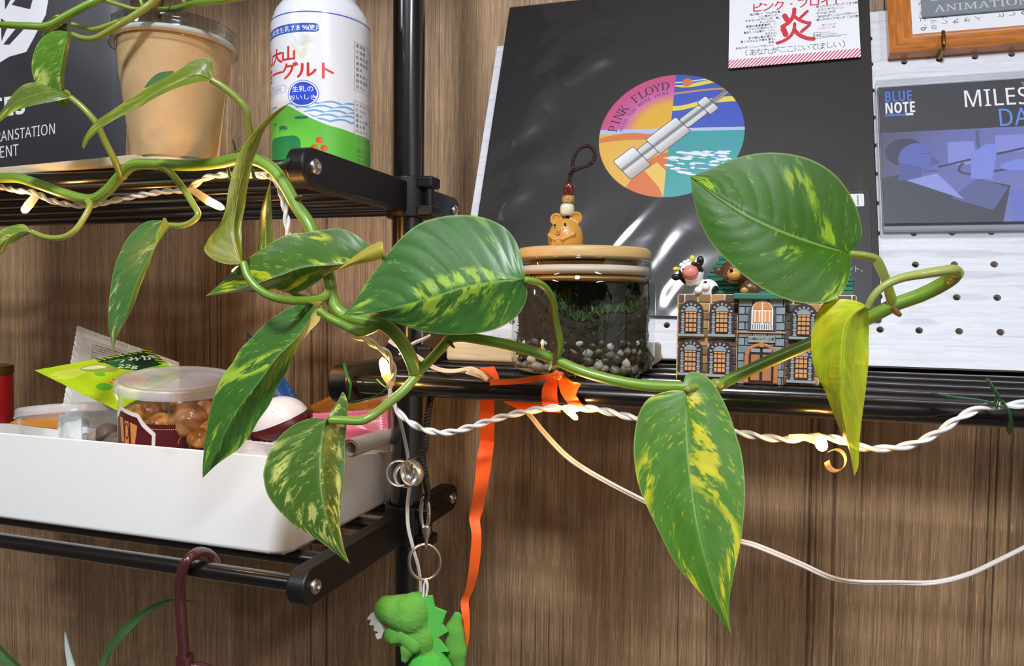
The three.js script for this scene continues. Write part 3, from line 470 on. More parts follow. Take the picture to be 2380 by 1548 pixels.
// ───────────────────────── yoghurt bottle ─────────────────────────
{
  const z = 0.452, c = P(747, 380, z); c.y = TOP.top; const k = mpp(747, 250, z), r = 112.5 * k * 0.985, y = (py) => P(747, py, z).y - c.y;
  const t = thing('yoghurt_bottle', 'white plastic yoghurt bottle with a blue red and green label', 'bottle', c);
  const yl = y(66), prof = [[0, 0.001], [r * 0.8, 0.001], [r * 0.97, 0.003], [r, 0.007], [r, yl], [r * 0.985, yl + 0.002], [r * 0.93, yl + 0.0075], [r * 0.8, yl + 0.0135], [r * 0.72, yl + 0.016], [r * 0.72, yl + 0.026], [r * 0.6, yl + 0.027], [r * 0.6, yl + 0.036], [0, yl + 0.036]];
  lpart(t, 'body', lathe(prof, 80), phy(0xe9ecf4, 0.3, { clearcoat: 0.4, clearcoatRoughness: 0.1 }));
  const H0 = 0.006, H1 = yl - 0.0005, circ = 2 * Math.PI * r, W = 2048, HH = 1180, ppm = W / circ, py0 = (py, px = 730) => HH - (P(px, py, z - r * Math.cos(Math.asin(clamp((px - 747) / 112.5, -0.99, 0.99)))).y - c.y - H0) / (H1 - H0) * HH;   // rows from photo heights
  const tex = canvasTex(W, HH, (x) => {
    x.fillStyle = '#eef1f7'; x.fillRect(0, 0, W, HH); const cx = W / 2;   // canvas centre faces the eye
    const U = (px) => cx + Math.asin(clamp((px - 747) / 112.5, -0.995, 0.995)) * r * ppm;
    x.fillStyle = '#3f55c0'; x.fillRect(0, 4, W, 9);
    // streaks of cream
    for (let i = 0; i < 16; i++) { x.fillStyle = i < 12 ? css(205, 212, 220, 0.3) : css(226, 218, 150, 0.5); x.beginPath(); x.ellipse(U(700) + rr(-60, 60), py0(105) + rr(-70, 60), rr(10, 60), rr(6, 26), rr(0, 3), 0, 7); x.fill(); }
    x.fillStyle = '#3a5cc2'; x.beginPath(); x.roundRect(U(640) - 260, py0(50), U(743) - U(640) + 260, 70, 35); x.fill();
    jt(x, '大山県産生乳78%使用', U(743) - 486, py0(50) + 11, 48, { color: '#f2f5fb', w: 9, gap: 1.02 });
    jt(x, '山大山', U(681) - 306, py0(100), 124, { color: '#d9362f', w: 14, gap: 0.92 }); jt(x, 'ト・ヨーグルト', U(760) - 800, py0(141), 124, { color: '#d9362f', w: 14, gap: 0.98 });
    x.strokeStyle = '#7f95d8'; x.lineWidth = 4; x.beginPath(); x.roundRect(U(672) - 320, py0(191), 320, 58, 29); x.stroke(); jt(x, '山大生使不使用', U(672) - 322, py0(191) + 10, 40, { color: '#6b7fc6', w: 7 });
    // waves
    for (let q = 0; q < 9; q++) { x.strokeStyle = q % 2 ? '#e9f2fb' : '#72aee2'; x.lineWidth = 15; x.beginPath(); for (let i = 0; i <= W; i += 8) { const yy = py0(238) + q * 17 + Math.abs(Math.sin(i / 46 + q * 0.6)) * -20 + 26 * Math.sin(i / 330); i ? x.lineTo(i, yy) : x.moveTo(i, yy); } x.stroke(); }
    x.fillStyle = '#eaf3fb'; const hill = (o) => { x.beginPath(); x.moveTo(0, HH); x.lineTo(0, py0(270) + o); x.bezierCurveTo(U(640) - 120, py0(262) + o, U(648), py0(246) + o, U(672), py0(238) + o); x.bezierCurveTo(U(700), py0(252) + o, U(730), py0(285) + o, U(790), py0(290) + o); x.bezierCurveTo(U(820), py0(300) + o, U(850), py0(296) + o, W, py0(280) + o); x.lineTo(W, HH); x.fill(); };
    hill(-14); x.fillStyle = '#63c043'; hill(4);
    // round badge
    const bx = U(707), by = py0(215), br = 33 / 112.5 * r * ppm * 1.03; x.fillStyle = '#eef1f7'; x.beginPath(); x.arc(bx, by, br + 4, 0, 7); x.fill(); x.strokeStyle = '#3553c4'; x.lineWidth = 4; x.stroke(); x.fillStyle = '#2f50cc'; x.beginPath(); x.arc(bx, by, br - 8, 0, 7); x.fill();
    jt(x, '生乳の', bx - 74, by - 62, 50, { color: '#f3f6fc', w: 9, gap: 0.98 }); jt(x, 'おいしさ', bx - 96, by + 4, 48, { color: '#f3f6fc', w: 9 });
    // grazing cattle in dark green
    x.fillStyle = '#1d7a4b'; const cow = (px, py, s) => { x.save(); x.translate(U(px), py0(py)); x.scale(s, s); x.beginPath(); x.roundRect(-50, -34, 100, 50, 18); x.fill(); x.beginPath(); x.ellipse(60, 4, 16, 22, -0.5, 0, 7); x.fill(); for (const a of [-42, -26, 24, 38]) x.fillRect(a, 6, 9, 38); x.restore(); };
    cow(663, 293, 0.62); cow(648, 280, 0.26); cow(636, 303, 0.3); x.beginPath(); x.roundRect(U(640) - 20, py0(312), U(703) - U(640) + 20, 190, 60); x.fill(); x.fillRect(U(697), py0(330), 8, 150); x.fillStyle = '#63c043'; for (let i = 0; i < 5; i++) { x.beginPath(); x.moveTo(U(640) + i * 26, HH); x.lineTo(U(640) + 13 + i * 26, py0(372) - i % 2 * 20); x.lineTo(U(640) + 26 + i * 26, HH); x.fill(); }
    x.fillStyle = '#1d7a4b'; x.beginPath(); x.ellipse(U(704), py0(271), 50, 12, 0, 0, 7); x.fill();
    // three red round marks
    for (const [a, b] of [[743, 323], [732, 341], [753, 341]]) { x.fillStyle = '#dd3a2d'; x.beginPath(); x.arc(U(a), py0(b), 24, 0, 7); x.fill(); x.strokeStyle = '#63c043'; x.lineWidth = 4; for (const o of [-8, 4, 14]) { x.beginPath(); x.moveTo(U(a) - 4, py0(b) + o); x.lineTo(U(a) + 26, py0(b) + o); x.stroke(); } }
    // printed tables at the right
    for (const [a, b, rows, cols] of [[78, 195, ['風舞国', '大国産', '乳部乳国', '東際部国', '国京', '産乳部大', '際京国産', '京大山'], '#555'], [220, 300, ['イネルギー', 'たんは', '国大', '東小大国', '産大部', 'カルシウム'], '#555']]) {
      x.fillStyle = '#e3e7ee'; const A = py0(a, 825), B = py0(b, 825); x.fillRect(U(818), A, 400, B - A); x.strokeStyle = '#8a8f9a'; x.lineWidth = 3; x.strokeRect(U(818), A, 400, B - A); const st = (B - A - 16) / rows.length;
      rows.forEach((s, i) => { jt(x, s, U(818) + 14, A + 12 + i * st, 30, { color: cols, w: 10, gap: 1.15 }); jt(x, '大国産乳部京東', U(818) + 190, A + 12 + i * st, 28, { color: cols, w: 10 }); });
    }
    ['こかさのに', '国部のな', '大国(ほか', '京大カルの', 'さしと'].forEach((s, i) => jt(x, s + 'たもと', U(825), py0(306, 835) + 10 + i * 40 + (i ? 50 : 0), 28, { color: '#3f7a2a', w: 8 }));
  });
  const lab = grid(120, 1, (u, v) => { const a = (u - 0.5) * 2 * Math.PI, yy = H0 + v * (H1 - H0); return V(Math.sin(a) * (r + 0.0005), yy, Math.cos(a) * (r + 0.0005)); });
  const eye = Math.atan2(-c.x, -c.z); lab.rotateY(eye); lpart(t, 'label_sleeve', lab, phy(0xffffff, 0.28, { map: tex, clearcoat: 0.35, clearcoatRoughness: 0.12 }));
}

// ───────────────────────── planted glass jar ─────────────────────────
const JAR = (() => {
  const z = 0.463, c = P(1352, 870, z); c.y = TOP.main; const k = mpp(1352, 760, z), R = 166 * k; return { z, c, R, y: (py) => P(1352, py, z).y - c.y, k };
})();
{
  const { c, R, y } = JAR, t = thing('terrarium_jar', 'round glass jar with a bamboo lid and a planted moss bed inside', 'jar', c);
  const top = y(606), rn = R * 0.93, tk = 0.0022;
  lpart(t, 'glass_wall', lathe([[0, 0.0005], [R * 0.86, 0.0005], [R * 0.96, 0.003], [R, 0.009], [R, y(700)], [R, y(668)], [R * 0.985, y(650)], [rn, y(640)], [rn, top]], 96), clear(0xf6fbfa, 0.015, { ior: 1.5 }));
  const rm = new THREE.TorusGeometry(rn, 0.0012, 10, 90); rm.rotateX(Math.PI / 2); rm.translate(0, top, 0); lpart(t, 'glass_rim', rm, clear(0xf0f6f5, 0.02));
  const lm = std(0xffffff, 0.5, { map: bamboo }), RL = 154 * JAR.k; const la = lathe([[0, y(580)], [RL - 0.002, y(580)], [RL, y(580) - 0.0015], [RL, y(603)], [RL - 0.001, y(606)], [0, y(606)]], 96), u = la.attributes.uv; for (let i = 0; i < u.count; i++) u.setXY(i, u.getX(i) * 4, u.getY(i));
  const lid = lpart(t, 'lid', la, lm);
  lpart(lid, 'lid_insert', lathe([[0, y(612)], [rn - 0.008, y(612)], [rn - 0.008, y(644)], [rn - 0.003, y(645)], [rn - 0.003, y(655)], [0, y(655)]], 80), lm);
  lpart(lid, 'seal_ring', lathe([[rn - 0.008, y(620)], [rn - 0.001, y(622)], [rn - 0.0008, y(640)], [rn - 0.008, y(642)]], 80), std(0xd9c8b6, 0.5, { transparent: false }), 'pale silicone seal ring');
  // soil packed inside, moss over it
  const h = (a) => y(690) - 0.006 + 0.012 * Math.sin(a * 2 + 0.6) + 0.004 * Math.sin(a * 5);
  const soil = grid(80, 30, (uu, v) => { const a = uu * Math.PI * 2, hh = h(a), q = clamp(v * 2), rad = v < 0.5 ? R - 0.0032 - 0.003 * vnoise(a * 9, q * 14) : (R - 0.004) * (1 - (v - 0.5) * 2), yy = v < 0.5 ? y(832) + (hh - y(832)) * q : hh + 0.004 * vnoise(a * 5, v * 20) + (v - 0.5) * 0.016; return V(Math.cos(a) * rad, yy, -Math.sin(a) * rad); });
  const sc = soil.attributes.position, col = []; for (let i = 0; i < sc.count; i++) { const q = vnoise(sc.getX(i) * 900, sc.getY(i) * 900 + sc.getZ(i) * 700) * 0.7 + 0.5; col.push(0.026 * q, 0.016 * q, 0.01 * q); } soil.setAttribute('color', new THREE.Float32BufferAttribute(col, 3));
  const so = part(scene, 'potting_soil', (() => { const g = soil.clone(); g.translate(c.x, c.y, c.z); return g; })(), std(0xffffff, 0.9, { vertexColors: true })); tag(so, 'dark brown potting soil packed inside the glass jar', 'soil', null, 'stuff');
  const lf = new THREE.BufferGeometry(); lf.setAttribute('position', new THREE.Float32BufferAttribute([-0.0004, 0, 0, 0.0004, 0, 0, 0.0006, 0.0022, 0.0005, -0.0005, 0.0022, 0.0005, 0, 0.0046, 0.0016], 3)); lf.setIndex([0, 1, 2, 0, 2, 3, 3, 2, 4]); lf.computeVertexNormals();
  const N = 9000, im = new THREE.InstancedMesh(lf, std(0xffffff, 0.6), N), M = new THREE.Matrix4(), q = new THREE.Quaternion(), e = new THREE.Euler();
  for (let i = 0; i < N; i++) {
    const a = rr(0, Math.PI * 2), wall = rnd() < 0.62, hh = h(a); let rad, yy;
    if (wall) { rad = R - 0.0052 - rnd() * 0.002; yy = hh - Math.pow(rnd(), 1.4) * 0.042; } else { rad = (R - 0.006) * Math.sqrt(rnd()); yy = hh + 0.003 + (1 - rad / R) * 0.008; }
    e.set(rr(-1, 1), rr(0, 6.3), rr(-1, 1)); q.setFromEuler(e); const s = rr(0.5, 1.1); M.compose(V(c.x + Math.cos(a) * rad, c.y + yy, c.z - Math.sin(a) * rad), q, V(s, s, s)); im.setMatrixAt(i, M); const g = rr(0.4, 1); im.setColorAt(i, new THREE.Color(0.07 * g, 0.13 * g, 0.03 * g));
  }
  im.name = 'moss'; scene.add(im); tag(im, 'dark green moss growing on the soil inside the glass jar', 'moss', null, 'stuff');
  // pebbles in a band at the bottom
  const stone = (s) => { let g = new THREE.IcosahedronGeometry(1, 3); const p = g.attributes.position; for (let i = 0; i < p.count; i++) { const v = V(p.getX(i), p.getY(i), p.getZ(i)), d = 0.82 + 0.36 * n3(v.x * 1.3 + s * 9, v.y * 1.3 + s * 5, v.z * 1.3); p.setXYZ(i, v.x * d, v.y * d * 0.72, v.z * d * 0.8); } g = mergeVertices(g.deleteAttribute('normal').deleteAttribute('uv')); g.computeVertexNormals(); return g; };
  const gs = [1, 2, 3, 4].map(stone), ms = [0x6d675a, 0x4a443b, 0x8f8878, 0x3a3128, 0x756a55, 0xb4b0a8].map((k) => std(k, 0.45));
  let first = true;
  for (let i = 0; i < 64; i++) {
    const row = i % 4, a = -2.9 + (i / 64) * 2.7 + rr(-0.03, 0.03), s = rr(0.0032, 0.0056) * (row === 3 ? 0.9 : 1), rad = R * 0.985 - 0.0035 - s * 0.75, yy = 0.0045 + row * 0.0046 + rr(0, 0.0012);
    const m = new THREE.Mesh(gs[i % 4], ms[(i * 7) % 6]); m.name = numbered('pebble'); m.position.set(c.x + Math.cos(a) * rad, c.y + yy, c.z - Math.sin(a) * rad); m.rotation.set(rr(-0.5, 0.5), -a + Math.PI / 2 + rr(-0.4, 0.4), rr(-0.5, 0.5)); m.scale.set(s * rr(1.0, 1.4), s * rr(0.75, 1.0), s * 0.8); scene.add(m);
    tag(m, 'small rounded grey brown pebble in the layer at the bottom of the glass jar', 'pebble', 'pebbles at the bottom of the glass jar');
  }
  // gravel core so that the layer is full
  const core = part(scene, 'drainage_gravel', lathe([[0, 0.003], [R * 0.82, 0.004], [R * 0.84, y(840)], [0, y(836)]], 40).translate(c.x, c.y, c.z), std(0x4a4238, 0.9)); tag(core, 'dark gravel filling behind the pebbles in the glass jar', 'gravel', null, 'stuff');
}
// ───────────────────────── carved mouse charm on the lid ─────────────────────────
{
  const z = JAR.z + 0.0, b = P(1314, 578, z), k = mpp(1314, 540, z); b.y = TOP.main + JAR.y(580);
  const t = thing('mouse_charm', 'carved light wood mouse charm with three beads and a braided loop', 'charm', b), L = (px, py, dz = 0) => V((px - 1314) * k * 1.02, (577 - py) * k, dz);
  const wood = phy(0xffffff, 0.35, { vertexColors: true, clearcoat: 0.3, clearcoatRoughness: 0.2 }), base = new THREE.Color(0xc8923e);
  const S = 39 * k;
  const f = (x, y, zz) => {
    let d = ball(x, y, zz, V(0, S * 0.86, 0), S * 0.98, [0.98, 1.02, 0.8]); d = smin(d, ball(x, y, zz, V(0, S * 0.5, 0), S * 0.95, [1.0, 0.9, 0.82]), S * 0.4);
    for (const s of [-1, 1]) { const e = s < 0 ? L(1292, 506, 0) : L(1338, 504, 0), ea = Math.hypot(x - e.x, y - e.y); let ear = Math.max(ea - 14.5 * k, Math.abs(zz) - 3.2 * k); ear = Math.max(ear, -(Math.max(ea - 9 * k, 1.2 * k - zz))); d = smin(d, ear, 2.5 * k); }
    d = smin(d, ball(x, y, zz, L(1306, 536, S * 0.83), 4.2 * k, [1, 1.2, 1]), 4 * k);
    d = smin(d, caps(x, y, zz, L(1284, 545, S * 0.66), L(1298, 556, S * 0.84), 6 * k, 5 * k), 2 * k); d = smin(d, caps(x, y, zz, L(1337, 544, S * 0.66), L(1314, 556, S * 0.86), 7 * k, 5 * k), 2 * k);
    const co = L(1303, 563, S * 0.83), cr = Math.hypot(x - co.x, y - co.y); let coin = Math.max(cr - 12.5 * k, Math.abs(zz - co.z) - 3.2 * k); const sq = Math.max(Math.abs(x - co.x), Math.abs(y - co.y)); coin = Math.max(coin, -Math.max(Math.abs(sq - 5.4 * k) - 1.2 * k, co.z + 1.6 * k - zz)); coin = Math.max(coin, -Math.max(Math.abs(cr - 9.6 * k) - 0.8 * k, co.z + 2.0 * k - zz)); d = Math.min(d, coin);
    const mo = Math.hypot((x - L(1303, 0).x) / 1.6, y - L(0, 543).y); d = Math.max(d, -Math.max(Math.abs(mo - 3.4 * k) - 0.7 * k, y - L(0, 543).y, S * 0.7 - zz));
    for (const s of [-1, 1]) for (const o of [0, 4]) d = Math.max(d, -(caps(x, y, zz, L(1304 + s * 9, 538 - o, S * 0.8), L(1304 + s * 20, 536 - o * 1.6, S * 0.72), 0.8 * k)));
    return Math.max(d, -y);
  };
  lpart(t, 'body', solid(f, V(0, S, 0), S * 1.45, 110, () => base), wood);
  for (const [px, py] of [[1296, 523], [1320, 521]]) { const e = new THREE.SphereGeometry(2.8 * k, 16, 12); const q = L(px, py, S * 0.775); e.translate(q.x, q.y, q.z); lpart(t, 'eye', e, phy(0x0a0808, 0.15), 'black bead eye'); }
  const bead = (px, y0, y1, r, c, rough, lab, map) => { const a = L(px, y1, 0), h = (y1 - y0) * k; const g = lathe([[0.001, 0], [r * k * 0.62, 0], [r * k * 0.84, h * 0.08], [r * k * 0.96, h * 0.26], [r * k, h * 0.5], [r * k * 0.96, h * 0.74], [r * k * 0.84, h * 0.92], [r * k * 0.62, h], [0.001, h]], 36); g.translate(a.x, a.y, 0); lpart(t, 'bead', g, phy(c, rough, map ? { map, clearcoat: 0.2 } : { clearcoat: 0.5, clearcoatRoughness: 0.1 }), lab); };
  bead(1317, 471, 499, 17, 0xd9dcc6, 0.25, 'pale jade coloured bead'); const bt = dataTex(256, 64, (x, y) => { const q = vnoise(x * 0.14, y * 0.2) + 0.5 * vnoise(x * 0.4, y * 0.5); return q > 0.75 && q < 0.92 ? [88, 60, 24] : [190, 150, 92]; }); bead(1319, 452, 472, 15, 0xffffff, 0.5, 'tan bead with a dark crackle pattern', bt); bead(1320.5, 423, 452, 13.5, 0x5e1c18, 0.25, 'dark red wooden bead');
  const cord = std(0x2c1518, 0.5), pts = [[1317, 505], [1321, 425], [1322, 412], [1330, 397], [1345, 390], [1365, 384], [1377, 372], [1378, 355], [1368, 343], [1355, 341], [1341, 350], [1332, 364], [1328, 380], [1331, 392]].map((q) => L(q[0], q[1], 0)), cv = new THREE.CatmullRomCurve3(pts, false, 'centripetal');
  const tw = []; for (const ph of [0, 2.09, 4.19]) { const q = []; for (let i = 0; i <= 170; i++) { const s = i / 170, p = cv.getPointAt(s), tg = cv.getTangentAt(s), n = V(0, 0, 1), bn = tg.clone().cross(n).normalize(), a = s * 120 + ph; q.push(p.addScaledVector(n, Math.cos(a) * 2.6 * k).addScaledVector(bn, Math.sin(a) * 2.6 * k)); } tw.push(sweep(q, 1.9 * k, 340, 6)); }
  lpart(t, 'braided_loop', tw, cord, 'dark braided cord loop');
  lpart(t, 'cord_tab', sweep([L(1331, 388, 0.002), L(1326, 398, 0.0025), L(1320, 406, 0.002)], 1.6 * k, 12, 8), cord);
}

// ───────────────────────── toy building ─────────────────────────
{
  const zf = 0.43, o = P(1570, 885, zf); o.y = TOP.main; const k = mpp(1740, 790, zf);
  const X = (px) => P(px, 785, zf).x - o.x, Y = (py, px = 1740) => P(px, py, zf).y - o.y;
  const t = thing('toy_building', 'small wooden toy building with arched windows and a green roof', 'toy building', o);
  const x1 = X(1990), hh = Y(683, 1620), D = 0.034;
  const wallC = [0x5a4a42, 0xb58a56, 0xa8804f, 0x6a584c, 0xb89062, 0x8d6c48].map((c) => std(c, 0.6));
  const wall = lpart(t, 'wall_block', box(x1, hh, D, 0.0015, x1 / 2, hh / 2, -D / 2 - 0.0006), std(0xe6d2a4, 0.65));
  const bh = hh / 10; let n = 0;
  const bricks = (a, b) => { for (let r = 0; r < 10; r++) { let x = a - (r % 2) * 0.0035; while (x < b - 0.0006) { const w = r % 2 ? 0.0072 : 0.0086, xa = Math.max(a, x), xb = Math.min(b, x + w); if (xb - xa > 0.0012) { const dark = (xa - a < 0.004 || b - xb < 0.004) ? [0, 3][n % 2] : [1, 2, 4, 5, 3][(n * 7 + r) % 5]; lpart(wall, 'brick', box(xb - xa - 0.0008, bh - 0.0008, 0.0014, 0.0003, (xa + xb) / 2, (r + 0.5) * bh, -0.0004), wallC[dark]); n++; } x += w; } } };
  bricks(0.0004, X(1714)); bricks(X(1825), x1 - 0.0004);
  const bx0 = X(1714), bx1 = X(1825), bw = bx1 - bx0, bhh = Y(695, 1768);
  const bay = lpart(t, 'centre_bay', box(bw, bhh, 0.006, 0.0008, bx0 + bw / 2, bhh / 2, 0.002), std(0x33373c, 0.6));
  const stoneC = [0x8b979c, 0x7c888e, 0x96a2a6].map((c) => std(c, 0.6));
  for (let r = 0; r < 11; r++) { const sh = bhh / 11; for (let c = -1; c < 4; c++) { const w = bw / 3.2, xa = Math.max(bx0 + 0.0004, bx0 + (c + (r % 2) * 0.5) * w), xb = Math.min(bx1 - 0.0004, bx0 + (c + 1 + (r % 2) * 0.5) * w); if (xb - xa > 0.001) lpart(bay, 'stone', box(xb - xa - 0.0005, sh - 0.0005, 0.001, 0.0002, (xa + xb) / 2, (r + 0.5) * sh, 0.0052), stoneC[(r * 3 + c + 4) % 3]); } }
  lpart(t, 'cornice', box(X(1832) - X(1703), 0.0034, 0.011, 0.0008, (X(1703) + X(1832)) / 2, Y(689, 1768), 0.0035), std(0x2f7560, 0.5));
  lpart(t, 'string_course', box(bw, 0.0009, 0.001, 0.0003, bx0 + bw / 2, Y(772, 1768), 0.0062), std(0xc48a5c, 0.5));
  // printed plates
  const arch = (w, h, d) => { const s = new THREE.Shape(); s.moveTo(-w / 2, 0); s.lineTo(w / 2, 0); s.lineTo(w / 2, h - w / 2); s.absarc(0, h - w / 2, w / 2, 0, Math.PI, false); s.closePath(); const g = new THREE.ExtrudeGeometry(s, { depth: d, bevelEnabled: false, curveSegments: 20 }); const u = g.attributes.uv, p = g.attributes.position; for (let i = 0; i < u.count; i++) u.setXY(i, p.getX(i) / w + 0.5, p.getY(i) / h); return g; };
  const paneM = std(0xdca06a, 0.5), lineM = std(0x2c1f1c, 0.55), greyM = std(0x93a0a4, 0.55), plateM = std(0x3d302c, 0.55), whiteM = std(0xf0f0ea, 0.5);
  const win = (px, y0, y1) => {
    const w = 56 * k, h = Y(y0, px) - Y(y1, px), x = X(px), y = Y(y1, px), z = 0.0004;
    const mk = (g, m, n, par, zz, dx = 0, dy = 0) => { g.translate(x + dx, y + dy, z + zz); return lpart(par, n, g, m); };
    const pl = mk(arch(w, h, 0.0022), plateM, 'window_plate', t, 0);
    mk(box(w * 1.12, h * 0.075, 0.0036, 0.0004), greyM, 'sill', pl, 0.0014, 0, h * 0.04);
    const iw = w * 0.44; mk(box(iw, h * 0.56, 0.0008, 0.0002), paneM, 'pane', pl, 0.0024, 0, h * 0.4);
    mk(mergeGeometries([...[-0.2, 0.2].map((f) => box(iw * 0.06, h * 0.56, 0.0006, 0.0001, iw * f, 0, 0)), ...[-0.46, -0.24, -0.02, 0.2, 0.42].map((f, i) => box(iw * 1.04, h * (i === 2 ? 0.035 : 0.016), 0.0006, 0.0001, 0, h * 0.56 * f, 0))]), lineM, 'glazing_bars', pl, 0.0028, 0, h * 0.4);
    const fan = new THREE.CircleGeometry(iw * 0.6, 20, 0, Math.PI); fan.scale(1, 0.85, 1); mk(fan, greyM, 'fanlight', pl, 0.00225, 0, h * 0.7);
    for (let i = 0; i < 7; i++) { const a = (i + 0.5) / 7 * Math.PI; mk(box(w * 0.085, w * 0.1, 0.0008, 0.0002).rotateZ(a - Math.PI / 2), greyM, 'stone', pl, 0.0023, Math.cos(a) * w * 0.375, h - w / 2 - 0.0005 + Math.sin(a) * w * 0.375); }
    for (let i = 0; i < 8; i++) for (const s of [-1, 1]) mk(box(w * (i % 2 ? 0.1 : 0.14), h * 0.062, 0.0008, 0.0002), greyM, 'stone', pl, 0.0023, s * w * 0.335, h * (0.115 + i * 0.071));
  };
  for (const [px, a, b] of [[1606, 698, 782], [1677, 698, 783], [1606, 787, 872], [1674, 790, 876], [1866, 706, 789], [1863, 800, 890], [1945, 706, 789], [1942, 800, 890]]) win(px, a, b);
  { // the tall white window of the bay
    const w = 47 * k, y0 = Y(766, 1768), h = Y(699, 1768) - y0, x = X(1770), ring = arch(w * 1.3, h * 1.03, 0.0009); ring.translate(x, y0 - 0.0006, 0.0055); const pl = lpart(t, 'bay_window', ring, std(0x4a4f56, 0.55));
    const f = arch(w, h, 0.0006); f.translate(x, y0, 0.0063); lpart(pl, 'frame', f, whiteM);
    for (const s of [-1, 1]) { lpart(pl, 'pane', box(w * 0.4, h * 0.4, 0.0004, 0.0001, x + s * w * 0.235, y0 + h * 0.45, 0.0071), paneM); for (const q of [-0.1, 0.1]) lpart(pl, 'glazing_bar', box(w * 0.05, h * 0.4, 0.0004, 0.0001, x + s * w * 0.235 + q * w, y0 + h * 0.45, 0.0074), whiteM); const c = new THREE.CircleGeometry(w * 0.41, 16, s > 0 ? 0 : Math.PI / 2, Math.PI / 2); c.translate(x + s * w * 0.03, y0 + h * 0.69, 0.0072); lpart(pl, 'fan_pane', c, std(0xc98d54, 0.5)); }
    for (let i = 0; i < 9; i++) lpart(pl, 'baluster', box(w * 0.03, h * 0.17, 0.0005, 0.0001, x - w * 0.42 + i * w * 0.105, y0 + h * 0.12, 0.0072), lineM);
  }
  { // the sign and the door
    const sx = X(1770), sy = Y(787, 1768), sw = 60 * k, sh = 17 * k, tex = canvasTex(512, 144, (x, W, H) => { x.fillStyle = '#9aa19c'; x.fillRect(0, 0, W, H); x.strokeStyle = '#2a2422'; x.lineWidth = 8; x.strokeRect(4, 4, W - 8, H - 8); jt(x, '小樽オルゴール堂', 26, 40, 58, { color: '#1c1a1a', w: 13, gap: 1 }); });
    const g = box(sw, sh, 0.0012, 0.0002), u = g.attributes.uv, p = g.attributes.position; for (let i = 0; i < u.count; i++) u.setXY(i, p.getX(i) / sw + 0.5, p.getY(i) / sh + 0.5); g.translate(sx, sy, 0.0062); lpart(t, 'sign', g, std(0xffffff, 0.55, { map: tex }));
    const dw = 74 * k, dy1 = Y(797, 1768), dg = arch(dw, dy1, 0.0012); dg.translate(sx, 0.0006, 0.0055); const door = lpart(t, 'doorway', dg, std(0x2b201e, 0.55));
    const tr = new THREE.TorusGeometry(dw * 0.42, dw * 0.07, 8, 24, Math.PI); tr.scale(1, 0.75, 0.35); tr.translate(sx, dy1 * 0.72, 0.0068); lpart(door, 'door_arch', tr, std(0xb9794a, 0.5));
    lpart(door, 'keystone', box(dw * 0.14, dw * 0.18, 0.0012, 0.0002, sx, dy1 * 0.98, 0.0072), std(0xc08453, 0.5));
    for (const s of [-1, 1]) { lpart(door, 'pillar', box(dw * 0.13, dy1 * 0.66, 0.0014, 0.0003, sx + s * dw * 0.43, dy1 * 0.38, 0.0068), std(0xb9794a, 0.5)); lpart(door, 'door_leaf', box(dw * 0.26, dy1 * 0.62, 0.0009, 0.0002, sx + s * dw * 0.17, dy1 * 0.42, 0.0068), std(0xb0774c, 0.5)); lpart(door, 'fanlight', box(dw * 0.27, dy1 * 0.09, 0.0008, 0.0003, sx + s * dw * 0.17, dy1 * 0.83, 0.0068), greyM); }
  }
  // green roof of long boards
  const ze = -0.012, zr = -0.024, ye = hh, yr = Y(590, 1770), gm = [0x2f6f5c, 0x34775f, 0x2b6856].map((c) => std(c, 0.55)), roof = lpart(t, 'roof', (() => { const s = new THREE.Shape(); s.moveTo(X(1607), ye); s.lineTo(X(1986), ye); s.lineTo(X(1992), Y(650, 1980)); s.lineTo(X(1945), yr - 0.003); s.lineTo(X(1670), yr); s.closePath(); const g = new THREE.ExtrudeGeometry(s, { depth: 0.008, bevelEnabled: false }); g.translate(0, 0, zr); return g; })(), std(0x1f4a3f, 0.6));
  for (let i = 0; i < 9; i++) { const f = i / 9, yy = ye + (yr - ye) * (f + 1 / 18), xa = X(1607 + 60 * (f + 0.06)), xb = X(1986 - 36 * Math.max(0, f - 0.35)); lpart(roof, 'roof_board', box(xb - xa, (yr - ye) / 9 - 0.0003, 0.0022, 0.0003, (xa + xb) / 2, yy, ze - 0.004 * f).rotateX(0), gm[i % 3]); }

  // figures leaning over the parapet
  const fig = (name, label, px, py, zz, fn, col, ext, n) => { const b = P(px, py, zf + 0.004); const kk = mpp(px, py, zf); const tt = thing(name, label, 'figurine', b); const g = solid((x, y, z) => fn(x / kk, y / kk, z / kk) * kk, V(0, ext * 0.55 * kk, 0), ext * kk, n, (x, y, z) => col(x / kk, y / kk, z / kk)); lpart(tt, 'body', g, phy(0xffffff, 0.35, { vertexColors: true, clearcoat: 0.2 })); return [tt, kk]; };
  const B = (px, py, z = 0) => V(px, -py, z);
